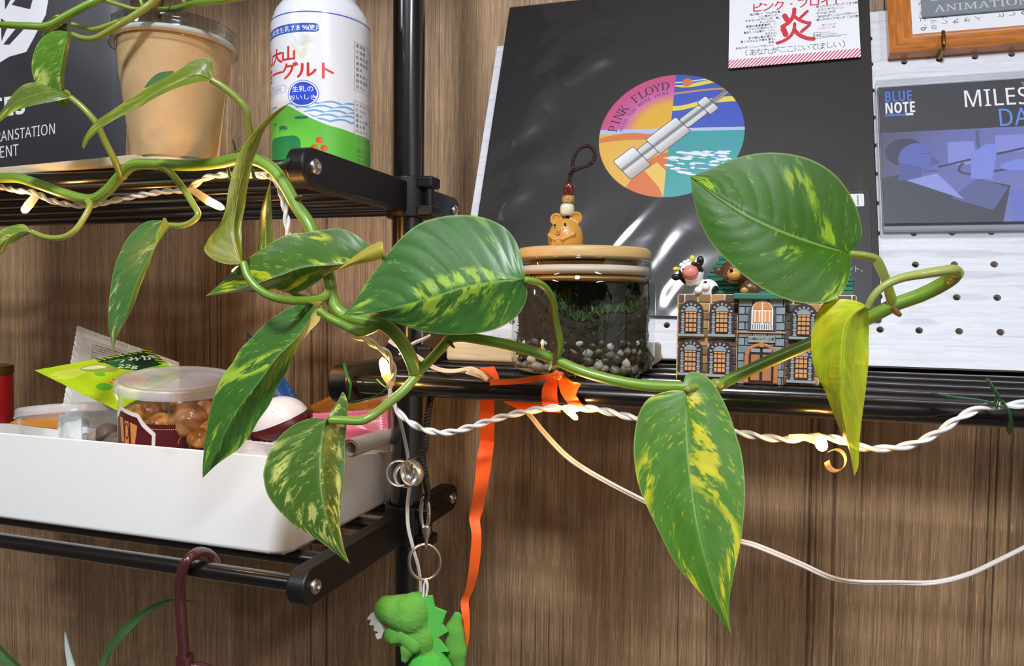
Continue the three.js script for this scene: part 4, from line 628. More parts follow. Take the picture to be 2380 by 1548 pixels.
  { // cow: local pixels from (1625, 681)
    const q = (px, py, z = 0) => B(px - 1625, py - 681, z), W = C(0xeef0f2), K = C(0x131214), PK = C(0xd98a80), YE = C(0xd9d05a);
    const f = (x, y, z) => {
      let d = ball(x, y, z, q(1606, 636, 4), 29, [1, 0.98, 0.95]); d = smin(d, ball(x, y, z, q(1644, 672, -2), 25, [1.0, 0.95, 0.8]), 6);
      d = Math.min(d, ball(x, y, z, q(1606, 634, 27), 17, [1.05, 0.92, 0.9]));
      d = smin(d, ball(x, y, z, q(1571, 644, 2), 10, [1.1, 0.8, 0.6]), 3); d = smin(d, ball(x, y, z, q(1626, 606, 0), 11, [0.75, 1.1, 0.6]), 3);
      d = smin(d, ball(x, y, z, q(1572, 625, 6), 7, [1.2, 0.8, 0.8]), 2); d = smin(d, ball(x, y, z, q(1608, 601, 6), 7, [0.9, 1.2, 0.8]), 2);
      d = smin(d, ball(x, y, z, q(1641, 667, 18), 9), 2); d = smin(d, ball(x, y, z, q(1624, 675, 18), 9), 2);
      d = smin(d, ball(x, y, z, q(1592, 610, 16), 5), 2); d = smin(d, ball(x, y, z, q(1584, 616, 16), 5), 2); d = smin(d, ball(x, y, z, q(1600, 607, 16), 5), 2);
      const m = caps(x, y, z, q(1607, 643, 42), q(1620, 632, 39), 1.4); return Math.max(d, -m);
    };
    const nr = (x, y, z, p, r) => Math.hypot(x - p.x, y - p.y, z - p.z) < r;
    const [tt, kk] = fig('cow_figurine', 'tiny black and white cow figurine leaning over the toy building parapet', 1625, 681, 0, f, (x, y, z) => {
      if (nr(x, y, z, q(1606, 634, 27), 18.2)) return PK; if (nr(x, y, z, q(1571, 625, 6), 9.5) || nr(x, y, z, q(1608, 600, 6), 9.5)) return YE;
      if (nr(x, y, z, q(1568, 645, 2), 13) || nr(x, y, z, q(1628, 605, 0), 13)) return K; if (nr(x, y, z, q(1582, 646, 8), 21) && x < q(1596, 0).x + 4 || nr(x, y, z, q(1624, 616, 14), 19)) return K;
      if (nr(x, y, z, q(1662, 676, 8), 12) || nr(x, y, z, q(1639, 655, 14), 5)) return K; return W;
    }, 74, 84);
    for (const [px, py] of [[1590, 627], [1613, 614]]) { const e = new THREE.SphereGeometry(2.6 * kk, 12, 8); const s = q(px, py, 29); e.translate(s.x * kk, s.y * kk, s.z * kk); lpart(tt, 'eye', e, phy(0x080808, 0.2)); }
  }
  { // bear
    const q = (px, py, z = 0) => B(px - 1712, py - 681, z), BR = C(0x5b3a24), TA = C(0xc89a4a);
    const f = (x, y, z) => { let d = ball(x, y, z, q(1709, 630, 2), 32, [1.05, 0.95, 0.9]); d = smin(d, ball(x, y, z, q(1671, 630, 0), 11.5, [1, 0.9, 0.6]), 4); d = smin(d, ball(x, y, z, q(1738, 606, 0), 11.5, [1, 1, 0.6]), 4); d = smin(d, ball(x, y, z, q(1742, 672, 0), 24, [1, 0.9, 0.8]), 5); d = smin(d, ball(x, y, z, q(1705, 639, 27), 13, [1.1, 0.85, 0.8]), 2); return smin(d, ball(x, y, z, q(1729, 674, 17), 10), 2); };
    const [tt, kk] = fig('bear_figurine', 'tiny brown bear figurine half hidden behind the big right leaf', 1712, 681, 0, f, (x, y, z) => (Math.hypot(x - q(1705, 0).x, y - q(0, 639).y, z - 28) < 15 || Math.hypot(x - q(1730, 0).x, y - q(0, 677).y, z - 22) < 9 ? TA : BR), 78, 76);
    const e = new THREE.SphereGeometry(4 * kk, 12, 8); const s = q(1700, 630, 37); e.translate(s.x * kk, s.y * kk, s.z * kk); lpart(tt, 'nose', e, phy(0x0a0706, 0.2));
  }
}

// ───────────────────────── white tray ─────────────────────────
const FLOORY = TOP.low + 0.0022;
{
  const x0 = -0.66, x1 = -0.2795, zf = -0.4045, zb = -0.562, t = thing('snack_tray', 'white plastic tray full of snacks on the lower left shelf', 'tray', V((x0 + x1) / 2, TOP.low, (zf + zb) / 2));
  const ring = (ins, y, r) => { const p = [], xa = x0 + ins, xb = x1 - ins, za = zf - ins, zc = zb + ins; for (const [cx, cz, a0] of [[xb - r, za - r, 0], [xb - r, zc + r, 1], [xa + r, zc + r, 2], [xa + r, za - r, 3]]) for (let i = 0; i <= 8; i++) { const a = Math.PI / 2 - (a0 + i / 8) * Math.PI / 2, X = cx + Math.cos(a) * r, Z = cz + Math.sin(a) * r, f = (zf - Z) / (zf - zb); p.push(V(X, typeof y === 'function' ? y(f) : y, Z)); } return p; };
  const top = (f) => -0.1005 - 0.026 * f, rings = [ring(0.006, TOP.low + 0.0002, 0.01), ring(0.0022, TOP.low + 0.0012, 0.012), ring(0.0012, TOP.low + 0.004, 0.0125), ring(0, (f) => top(f) - 0.001, 0.0125), ring(0.0006, top, 0.012), ring(0.0016, top, 0.0115), ring(0.0022, (f) => top(f) - 0.001, 0.011), ring(0.0034, FLOORY + 0.002, 0.009), ring(0.006, FLOORY, 0.008)];
  const m = rings[0].length, pos = [], idx = []; rings.forEach((r) => { [...r, r[0]].forEach((p) => pos.push(p.x, p.y, p.z)); });
  for (let i = 0; i < rings.length - 1; i++) for (let j = 0; j < m; j++) { const a = i * (m + 1) + j, b = a + m + 1; idx.push(a, b, a + 1, b, b + 1, a + 1); }
  const g = new THREE.BufferGeometry(); g.setAttribute('position', new THREE.Float32BufferAttribute(pos, 3)); g.setIndex(idx); g.computeVertexNormals();
  const fl = (y) => { const b = new THREE.PlaneGeometry(x1 - x0 - 0.02, zf - zb - 0.02); b.rotateX(-Math.PI / 2); b.translate((x0 + x1) / 2, y, (zf + zb) / 2); return b; };
  part(t, 'wall', g, phy(0xf4f6f3, 0.35, { clearcoat: 0.2, clearcoatRoughness: 0.3 })); part(t, 'floor_panel', box(x1 - x0 - 0.011, 0.002, zf - zb - 0.011, 0.0008, (x0 + x1) / 2, TOP.low + 0.0012, (zf + zb) / 2).translate(0, 0, 0), std(0xe6e9e6, 0.4));
}
// soft flat packets: four corners in pixels with depth, a bulge and printed art
function packet(name, label, cat, q, bulge, tex, o = {}) {
  const c = q.map((p) => P(...p)), b = c[3].clone().add(c[2]).multiplyScalar(0.5), t = thing(name, label, cat, b), nn = c[1].clone().sub(c[0]).cross(c[3].clone().sub(c[0])).normalize(); if (nn.z < 0) nn.negate();
  const f = (s, i0) => grid(44, 36, (u, v) => { const p = c[3].clone().lerp(c[2], u).lerp(c[0].clone().lerp(c[1], u), v), e = Math.min(u, 1 - u, v, 1 - v), k = smooth(0, 0.28, e - 0.04), w = (n3(u * 7 + i0, v * 5, i0) - 0.5) * 0.5 + 0.16 * Math.sin(u * 9 + v * 4 + i0), z = s * bulge * k * (0.85 + w) + (e < 0.05 ? 0.0007 * Math.sin((u + v) * 160) * s : 0); return p.addScaledVector(nn, z); });
  part(t, 'front', f(1, o.seed ?? 1), phy(0xffffff, o.rough ?? 0.3, { map: tex, clearcoat: 0.35, clearcoatRoughness: 0.15, ...(o.mat ?? {}) })); part(t, 'back', f(-1, 5), phy(o.back ?? 0xdddddd, 0.35));
  return t;
}
const flat = (c, d) => canvasTex(256, 192, (x, W, H) => { x.fillStyle = c; x.fillRect(0, 0, W, H); if (d) d(x, W, H); });
packet('zip_pouch', 'off white zip pouch with small grey print standing at the back of the tray', 'pouch', [[180, 757, 0.535], [416, 842, 0.535], [420, 1000, 0.52], [138, 990, 0.515]], 0.007, canvasTex(512, 512, (x, W, H) => {
  x.fillStyle = '#d9d6cb'; x.fillRect(0, 0, W, H); x.fillStyle = '#c9c6ba'; x.fillRect(40, 16, W - 60, 3); x.fillStyle = '#e6e4da'; x.fillRect(40, 24, W - 60, 22); x.fillStyle = '#c4c1b5'; x.fillRect(40, 50, W - 60, 3);
  for (let i = 0; i < 8; i++) { x.fillStyle = '#77756e'; for (let a = 96; a < 300; a += 12) x.fillRect(a + i * 2, 66 + i * 13, rr(5, 11), i === 7 ? 8 : 6); }
}), { rough: 0.4 });
packet('sweet_packet', 'bright green and dark green sweet packet tilted against the pouch', 'packet', [[80, 861, 0.47], [348, 812, 0.485], [424, 872, 0.475], [274, 955, 0.45]], 0.008, canvasTex(768, 512, (x, W, H) => {
  x.fillStyle = '#b5d21c'; x.fillRect(0, 0, W, H); x.fillStyle = '#cfe04a'; x.beginPath(); x.ellipse(200, 120, 190, 60, 0.1, 0, 7); x.fill(); x.fillStyle = '#8fa43a'; x.beginPath(); x.ellipse(330, 190, 120, 50, 0.5, 0, 7); x.fill(); x.fillStyle = '#d6dca0'; x.beginPath(); x.ellipse(310, 165, 80, 22, 0.4, 0, 7); x.fill();
  x.fillStyle = '#5fb52e'; for (const [a, b, r] of [[180, 340, 56], [280, 240, 34], [560, 420, 78], [700, 330, 60]]) { x.beginPath(); x.ellipse(a, b, r, r * 0.7, 0.4, 0, 7); x.fill(); }
  x.fillStyle = '#123a26'; x.beginPath(); x.moveTo(410, 0); x.lineTo(768, 0); x.lineTo(768, 260); x.quadraticCurveTo(620, 300, 520, 330); x.quadraticCurveTo(380, 240, 410, 0); x.fill(); x.fillStyle = '#1d6a33'; x.beginPath(); x.ellipse(500, 180, 78, 110, 0, 0, 7); x.fill();
  jt(x, 'うみか', 470, 84, 92, { color: '#eef2ee', w: 13 }); x.fillStyle = '#e8eee8'; x.font = 'italic bold 78px sans-serif'; x.save(); x.translate(430, 236); x.rotate(0.5); x.fillText('22g', 0, 0); x.restore();
  x.strokeStyle = '#cf4322'; x.lineWidth = 16; x.lineJoin = 'round'; x.beginPath(); x.moveTo(250, 330); x.lineTo(290, 380); for (let i = 0; i < 6; i++) { x.lineTo(300 + i * 34, 322 + i * 8); x.lineTo(314 + i * 34, 396 + i * 8); } x.stroke();
}), { back: 0xa8c820, rough: 0.28 });
packet('orange_pack', 'orange brown snack pack at the back right of the tray', 'packet', [[706, 950, 0.545], [812, 900, 0.552], [912, 905, 0.552], [900, 990, 0.54]], 0.005, flat('#b9762a', (x, W, H) => { for (let i = 0; i < 30; i++) { x.fillStyle = css(150, 88, 24, 0.35); x.fillRect(rr(0, W), rr(0, H), rr(10, 60), 4); } x.fillStyle = '#e8cda0'; for (let i = 0; i < 9; i++) x.fillRect(150 + i * 9, 90 + i % 3 * 3, 5, 22); }), { back: 0xb07028 });
packet('pink_packet', 'pink sweet packet with pale script next to the orange pack', 'packet', [[712, 962, 0.51], [900, 950, 0.525], [904, 1012, 0.515], [720, 1040, 0.5]], 0.005, flat('#d9708c', (x, W, H) => { x.strokeStyle = '#f0d49a'; x.lineWidth = 4; x.beginPath(); x.moveTo(190, 90); for (let i = 0; i < 6; i++) x.quadraticCurveTo(196 + i * 8, 60 + i * 4, 200 + i * 8, 96 - i * 3); x.stroke(); x.fillStyle = '#eab0c0'; for (let i = 0; i < 12; i++) x.fillRect(120 + i * 6, 30 + i % 3 * 4, 3, 24); }), { back: 0xd26a86 });
packet('blue_packet', 'dark blue snack packet standing behind the white sweet cup', 'packet', [[574, 768, 0.545], [640, 846, 0.545], [720, 968, 0.53], [560, 985, 0.53]], 0.006, flat('#1f4f96', (x, W, H) => { for (let i = 0; i < 20; i++) { x.fillStyle = css(16, 56, 116, 0.4); x.fillRect(rr(0, W), rr(0, H), rr(10, 50), rr(4, 12)); } }), { back: 0x1c4786 });
packet('orange_wrapper', 'small orange wrapper corner behind the flat clear jar', 'wrapper', [[22, 984, 0.49], [70, 962, 0.5], [150, 950, 0.5], [150, 1000, 0.49]], 0.003, flat('#d38a2c'), { back: 0xc98428 });
{ // red tin at the frame edge
  const c = P(-52, 975, 0.515); c.y = FLOORY; const k = mpp(0, 920, 0.515), R = 72 * k, h = P(0, 852, 0.515).y - c.y, t = thing('red_tin', 'red tin with a dull gold lid at the left edge of the photo', 'tin', c);
  lpart(t, 'body', lathe([[0, 0], [R, 0], [R, h - 0.007], [0, h - 0.007]], 60), phy(0xa31418, 0.3, { clearcoat: 0.4 })); lpart(t, 'lid', lathe([[R + 0.0006, h - 0.0078], [R + 0.0008, h - 0.001], [R - 0.001, h], [0, h]], 60), std(0x6f5a2a, 0.35, { metalness: 0.7 }));
}
// clear jars of sweets
const lumpGeo = [3, 8, 14].map((s) => { let g = new THREE.IcosahedronGeometry(1, 5); const p = g.attributes.position; for (let i = 0; i < p.count; i++) { const v = V(p.getX(i), p.getY(i), p.getZ(i)), d = 0.66 + 0.55 * n3(v.x * 1.7 + s, v.y * 1.7, v.z * 1.7 + s) + 0.3 * n3(v.x * 4 + s, v.y * 4, v.z * 4) + 0.12 * n3(v.x * 10 + s, v.y * 10, v.z * 10); p.setXYZ(i, v.x * d, v.y * d, v.z * d); } g = mergeVertices(g.deleteAttribute('normal').deleteAttribute('uv')); g.computeVertexNormals(); const q = g.attributes.position, c = []; for (let i = 0; i < q.count; i++) { const k = smooth(0.35, 0.65, n3(q.getX(i) * 2.6 + s, q.getY(i) * 2.6, q.getZ(i) * 2.6)), l = 0.55 + 0.75 * k; c.push(l, l * (0.8 + 0.2 * k), l * (0.6 + 0.4 * k)); } g.setAttribute('color', new THREE.Float32BufferAttribute(c, 3)); return g; });
function lump(name, label, cat, group, px, py, d, rpx, mat, i) { const m = new THREE.Mesh(lumpGeo[i % 3], mat); m.name = numbered(name); m.position.copy(P(px, py, d)); m.rotation.set(rr(0, 6), rr(0, 6), rr(0, 6)); m.scale.setScalar(rpx * mpp(px, py, d)); scene.add(m); tag(m, label, cat, group); }
function sweetJar(label, px, pyTop, d, rpx, tilt, lab) {
  const c = P(px, 1060, d); c.y = FLOORY + Math.abs(tilt) * 0.037; const k = mpp(px, 960, d), R = rpx * k, h = P(px, pyTop, d).y - c.y, t = thing('plastic_jar', label, 'jar', c); t.quaternion.setFromAxisAngle(V(0, 1, 0).cross(V(-c.x, 0, -c.z).normalize()), tilt);
  lpart(t, 'container', lathe([[0, 0.001], [R * 0.9, 0.001], [R * 0.955, 0.003], [R * 0.955, h - 0.018], [R * 0.93, h - 0.013], [R * 0.955, h - 0.009], [R * 0.94, h - 0.004]], 72), clear(0xffffff, 0.05, { ior: 1.5 }));
  lpart(t, 'lid', lathe([[R * 1.0, h - 0.0072], [R * 1.02, h - 0.0068], [R * 1.0, h - 0.0045], [R * 1.0, h - 0.0015], [R * 0.985, h], [R * 0.93, h], [R * 0.9, h - 0.0012], [R * 0.74, h - 0.0012], [R * 0.72, h - 0.0005], [R * 0.7, h - 0.0012], [0.0012, h - 0.0012], [0.001, h - 0.0004], [0, h - 0.0004]], 80), phy(0xf0f1f6, 0.22, { transmission: 0.6, thickness: 0 }));
  lpart(t, 'lid_tab', box(0.006, 0.0016, 0.004, 0.0006, -R * 0.98, h - 0.0066, R * 0.36), phy(0xd9dbe2, 0.25, { transmission: 0.4, thickness: 0 }));
  if (lab) lpart(t, 'label_band', grid(60, 1, (u, v) => { const a = (u - 0.5) * 2.9 + Math.atan2(-c.x, -c.z); return V(Math.sin(a) * R * 0.96, 0.004 + v * lab.h * h, Math.cos(a) * R * 0.96); }), phy(0xffffff, 0.4, { map: lab.tex, alphaTest: 0.5, transparent: false }));
  return { c, R, h, k };
}
const bandTex = canvasTex(1400, 520, (x, W, H) => {
  x.clearRect(0, 0, W, H); x.fillStyle = '#571a22'; x.fillRect(0, 62, W, H); x.strokeStyle = '#e8c9a0'; x.lineWidth = 4; x.setLineDash([8, 8]); x.beginPath(); x.moveTo(0, 84); x.lineTo(W, 84); x.stroke(); x.setLineDash([]);
  const S = new Path2D('M0 60 L60 44 L136 6 L375 22 L427 58 L522 102 L500 330 L0 330Z'); x.fillStyle = '#e9e6da'; x.fill(S); x.fillStyle = '#571a22'; x.fill(new Path2D('M30 76 L90 60 L146 26 L358 40 L404 76 L492 114 L472 310 L30 310Z'));
  x.fillStyle = '#d9914a'; x.fill(new Path2D('M120 58L180 58L196 170L150 170Z M208 66L262 66L262 170L208 170Z M280 66L360 76L330 170L292 170Z')); x.strokeStyle = '#571a22'; x.lineWidth = 9; x.beginPath(); x.ellipse(235, 112, 24, 34, 0, 0, 7); x.stroke();
  x.strokeStyle = '#d9914a'; x.lineWidth = 5; for (const a of [740, 960]) { x.beginPath(); x.arc(a, 160, 46, 3.3, 6.1); x.stroke(); }
});
sweetJar('larger clear plastic jar with candied chestnuts and a dark red label', 416, 872, 0.46, 130, 0.13, { tex: bandTex, h: 0.82 });
const candied = phy(0xcf9650, 0.3, { vertexColors: true, clearcoat: 0.6, clearcoatRoughness: 0.12 }), candied2 = phy(0xad8258, 0.35, { vertexColors: true, clearcoat: 0.4 });
[[318, 968, 0.452, 25, 'amber candied chestnut against the left wall of the larger clear jar'], [352, 958, 0.465, 28, 'brown candied chestnut at the top left of the heap in the larger clear jar'], [372, 990, 0.438, 25, 'amber candied chestnut left of the middle in the larger clear jar'], [342, 1003, 0.436, 23, 'amber candied chestnut just above the shield shaped emblem on the jar'], [440, 980, 0.434, 37, 'largest glossy candied chestnut at the front of the larger clear jar'], [478, 962, 0.45, 27, 'amber candied chestnut right of the largest one in the clear jar'], [405, 1010, 0.436, 25, 'brown candied chestnut low in the middle of the larger clear jar'], [425, 945, 0.472, 25, 'amber candied chestnut at the very top of the heap in the jar'], [490, 1000, 0.44, 26, 'amber candied chestnut beside the hanging leaf in the larger clear jar'], [462, 1020, 0.434, 25, 'amber candied chestnut under the largest one in the clear jar'], [375, 1030, 0.438, 24, 'brown candied chestnut at the bottom of the heap in the jar'], [322, 1020, 0.445, 21, 'amber candied chestnut behind the emblem of the larger clear jar']].forEach(([a, b, d, r, l], i) => lump('candied_chestnut', l, 'sweet', 'candied chestnuts in the larger clear jar', a, b, d, r, i % 3 === 1 ? candied2 : candied, i));
sweetJar('low flat clear plastic jar at the left end of the tray', 176, 946, 0.455, 120, -0.2, null);
[[250, 1008, 0.44, 22, 'dark brown wrinkled dried sweet against the right wall of the low jar'], [226, 1022, 0.44, 20, 'pale brown dried sweet in the middle of the low clear jar'], [268, 1028, 0.44, 22, 'dark dried sweet between the two clear jars'], [203, 1026, 0.44, 17, 'small pale dried sweet beside the blue white sachet']].forEach(([a, b, d, r, l], i) => lump('dried_sweet', l, 'sweet', 'dried sweets in the low clear jar', a, b, d, r, std(i % 2 ? 0x8d8074 : 0x5e4f45, 0.6), i));
packet('drying_sachet', 'pale blue white sachet standing inside the low clear jar', 'sachet', [[138, 962, 0.445], [190, 966, 0.445], [192, 1040, 0.43], [132, 1040, 0.43]], 0.003, flat('#ccd6d8'), { back: 0xc8d2d4 });
{ // round white sweet cup with a dark red band
  const c = P(652, 985, 0.455), k = mpp(652, 985, 0.455), t = thing('sweet_cup', 'white round wrapped sweet with a dark red printed band', 'sweet', c);
  const tex = canvasTex(512, 512, (x, W, H) => { x.fillStyle = '#e4e4e8'; x.fillRect(0, 0, W, H); x.fillStyle = '#4f161b'; x.fillRect(0, 228, W, 86); x.fillStyle = '#e8e6e2'; x.fillRect(375, 246, 36, 40); x.fillStyle = '#4f161b'; x.fillRect(388, 260, 8, 10); for (let i = 0; i < 60; i++) { x.fillStyle = css(150, 150, 158, 0.4); x.fillRect(rr(0, W), rr(130, 190), 6, 4); } });
  const g = new THREE.SphereGeometry(1, 48, 32); const p = g.attributes.position; for (let i = 0; i < p.count; i++) { const y = p.getY(i), s = 1 + 0.06 * (n3(p.getX(i) * 3, y * 3, p.getZ(i) * 3) - 0.5) + (Math.abs(y + 0.08) < 0.14 ? 0.06 : 0); p.setXYZ(i, p.getX(i) * s * 76 * k, y * 64 * k, p.getZ(i) * s * 60 * k); } g.computeVertexNormals();
  lpart(t, 'wrapper', g, phy(0xffffff, 0.3, { map: tex, clearcoat: 0.3 })); t.rotation.z = 0.32; t.rotation.x = 0.25;
}
packet('clear_wrapper', 'crumpled clear white wrapper lying at the front of the tray', 'wrapper', [[545, 1022, 0.43], [640, 1030, 0.44], [660, 1085, 0.42], [530, 1080, 0.415]], 0.006, flat('#dcdce0'), { mat: { transmission: 0.4, thickness: 0 }, back: 0xcfcfd4 });
{ // white roll on the right rim
  const a = P(812, 1044, 0.447), b = P(925, 1006, 0.548), t = thing('paper_roll', 'rolled white plastic sheet lying over the right rim of the tray', 'roll', a.clone().add(b).multiplyScalar(0.5)), ax = b.clone().sub(a), L = ax.length(); ax.normalize();
  const e1 = V(0, 1, 0).cross(ax).normalize(), e2 = ax.clone().cross(e1), R = 25 * mpp(830, 1040, 0.447);
  part(t, 'sheet', grid(90, 6, (u, v) => { const an = u * Math.PI * 4.4 - 1, r = R * (1 - 0.45 * u); return a.clone().addScaledVector(ax, v * L).addScaledVector(e1, Math.cos(an) * r).addScaledVector(e2, Math.sin(an) * r); }), phy(0xe4e2de, 0.4, { transmission: 0.15, thickness: 0 }));
}

// ───────────────────────── string of fairy lights ─────────────────────────
{
  const t = thing('fairy_lights', 'string of warm fairy lights on a twisted clear white wire', 'string lights', P(0, 435, 0.37));
  const wm = phy(0xe2e4e4, 0.22, { clearcoat: 0.6, clearcoatRoughness: 0.1 });
  const segs = [
    [[-60, 428, 0.368], [0, 434, 0.368], [40, 443, 0.366], [85, 449, 0.366], [112, 464, 0.366], [160, 475, 0.366], [204, 478, 0.367], [245, 470, 0.367], [300, 458, 0.368], [380, 445, 0.368], [440, 439, 0.368], [452, 430, 0.37], [480, 413, 0.372], [520, 406, 0.3725], [560, 406, 0.3725], [600, 408, 0.3725], [632, 412, 0.37], [646, 427, 0.366], [656, 456, 0.36], [665, 495, 0.356], [670, 545, 0.354], [690, 620, 0.352], [730, 690, 0.352], [752, 708, 0.352], [780, 744, 0.352], [822, 778, 0.352], [856, 792, 0.354], [880, 808, 0.357], [900, 822, 0.36], [912, 850, 0.362], [914, 876, 0.364], [906, 892, 0.3665], [907, 912, 0.3665], [913, 934, 0.367], [926, 958, 0.368], [958, 985, 0.368], [995, 1001, 0.368], [1042, 1005, 0.368], [1100, 990, 0.368], [1160, 971, 0.369], [1220, 957, 0.37], [1262, 950, 0.3715], [1300, 947, 0.3715], [1340, 950, 0.3715], [1380, 950, 0.3715], [1425, 960, 0.371], [1480, 973, 0.37], [1560, 985, 0.37], [1640, 996, 0.37], [1715, 1005, 0.37], [1765, 1015, 0.37], [1830, 1021, 0.37], [1890, 1016, 0.37], [1935, 1018, 0.37], [1965, 1028, 0.37], [2010, 1041, 0.37], [2058, 1043, 0.37], [2120, 1033, 0.37], [2180, 1005, 0.37], [2232, 970, 0.3705], [2288, 946, 0.371], [2340, 943, 0.371], [2450, 934, 0.371], [2600, 960, 0.371], [2800, 1010, 0.371], [3000, 1020, 0.371]],
  ];
  const cv = new THREE.CatmullRomCurve3(path(segs[0]), false, 'centripetal'), N = 900, L = cv.getLength(), w = [[], []]; cv.arcLengthDivisions = 2000; cv.updateArcLengths();
  for (let i = 0; i <= N; i++) { const s = i / N, p = cv.getPointAt(s), tg = cv.getTangentAt(s), n = V(0, 0, 1).addScaledVector(tg, -tg.z).normalize(), bn = tg.clone().cross(n), a = s * L / 0.0195 * Math.PI * 2; for (const k of [0, 1]) { const b = a + k * Math.PI; w[k].push(p.clone().addScaledVector(n, Math.cos(b) * 0.001).addScaledVector(bn, Math.sin(b) * 0.001)); } }
  for (const k of w) part(t, 'wire', sweep(k, 0.00105, 1800, 7), wm);
  const husk = phy(0xe6e0d0, 0.3, { transmission: 0.3, thickness: 0 }), glow = new THREE.MeshStandardMaterial({ color: 0xfff0d0, emissive: 0xffc070, emissiveIntensity: LEDGLOW, roughness: 0.3 });
  const B = [[[86, 452, 0.365], [66, 477, 0.364], [53, 494, 0.363], 9.5], [[446, 441, 0.367], [486, 468, 0.366], [520, 485, 0.365], 10], [[556, 622, 0.362], [549, 628, 0.361], [540, 634, 0.36], 7], [[910, 894, 0.365], [897, 868, 0.364], [888, 832, 0.363], 12], [[1312, 950, 0.369], [1325, 959, 0.369], [1342, 975, 0.369], 8], [[1900, 1016, 0.369], [1906, 1024, 0.366], [1913, 1044, 0.36], 15]];
  for (const [a, b, c, r] of B) {
    const A = P(...a), E = P(...b), F = P(...c), k = mpp(...b), rad = r * k;
    part(t, 'bulb_holder', sweep([A, A.clone().lerp(E, 0.5), E], (s) => rad * (0.8 + 0.25 * s), 14, 14), husk);
    part(t, 'bulb', sweep([E, E.clone().lerp(F, 0.5), F], (s) => rad * 0.92 * Math.sqrt(Math.max(0.06, 1 - Math.pow(s, 5))), 20, 14), glow, 'glowing warm bulb');
    const pl = new THREE.PointLight(0xffb25a, LED, 0, 2); const m = E.clone().lerp(F, 0.6); pl.position.copy(m).sub(t.position); pl.shadow.radius = 0.2; t.add(pl);
  }
}
{ // clear tape by the sixth bulb
  const t = thing('clear_tape', 'strip of clear tape curling under the right hand bulb', 'tape', P(1900, 1020, 0.368)), m = phy(0xeee8dc, 0.25, { transmission: 0.55, thickness: 0 });
  part(t, 'wrap', strip(path([[1833, 1010, 0.3675], [1870, 1009, 0.3675], [1890, 1014, 0.366], [1912, 1024, 0.364]]), path([[1834, 1023, 0.3675], [1868, 1024, 0.3675], [1886, 1030, 0.366], [1905, 1038, 0.364]]), 0.0001, 20), m);
  const a = [], b = []; for (let i = 0; i <= 26; i++) { const f = i / 26, an = 2.2 - f * 5.3, r = 25 - 4 * f; a.push(P(1938 + Math.cos(an) * r * 1.05, 1074 - Math.sin(an) * r * 1.1, 0.364)); b.push(P(1947 + Math.cos(an) * r * 0.9, 1068 - Math.sin(an) * r * 1.05, 0.356)); }
  part(t, 'curl', strip(a, b, 0.0001, 50), m);
}
// plain clear cables
{
  const cm = phy(0xe0e0dc, 0.22, { clearcoat: 0.6, clearcoatRoughness: 0.1, transmission: 0.25, thickness: 0 });
  const cable = (name, label, list, r) => { const t = thing(name, label, 'cable', P(...list[0])), pts = path(list); for (const s of [-1, 1]) part(t, 'strand', sweep(pts.map((p, i) => p.clone().add(V(0.0004 * s, 0.00055 * s, 0.0003 * s * Math.sin(i)))), r, list.length * 14, 8), cm); };
  cable('flat_cable', 'clear white twin cable sagging across the wall to the right edge', [[1085, 864, 0.40], [1130, 880, 0.402], [1180, 920, 0.402], [1225, 958, 0.4], [1262, 1003, 0.4], [1312, 1056, 0.4], [1352, 1086, 0.4], [1420, 1125, 0.4], [1500, 1166, 0.4], [1590, 1212, 0.4], [1720, 1258, 0.4], [1750, 1266, 0.4], [1860, 1311, 0.4], [1932, 1343, 0.4], [1980, 1352, 0.4], [2080, 1354, 0.4], [2172, 1354, 0.4], [2250, 1335, 0.4], [2320, 1303, 0.4], [2450, 1235, 0.4], [2700, 1080, 0.4], [3000, 1000, 0.395]], 0.00085);
  cable('thin_cable', 'thin cream cable hanging down in front of the black pole', [[908, 925, 0.392], [925, 960, 0.41], [938, 1010, 0.42], [948, 1060, 0.425], [952, 1120, 0.43], [947, 1180, 0.44], [949, 1225, 0.44], [962, 1280, 0.44], [975, 1330, 0.44], [978, 1400, 0.44], [980, 1620, 0.44]], 0.0008);
  cable('slack_cable', 'short slack cream cable lying on the left end of the right shelf', [[905, 792, 0.46], [925, 806, 0.455], [950, 816, 0.45], [975, 832, 0.44], [1000, 850, 0.428], [1030, 861, 0.415], [1060, 862, 0.408], [1095, 857, 0.403], [1120, 868, 0.399], [1134, 882, 0.396]], 0.0008);
  cable('cable_end', 'frayed white cable end sticking up beside the black pole', [[998, 781, 0.47], [985, 788, 0.465], [965, 796, 0.46], [945, 808, 0.455], [930, 822, 0.45]], 0.0009);
}
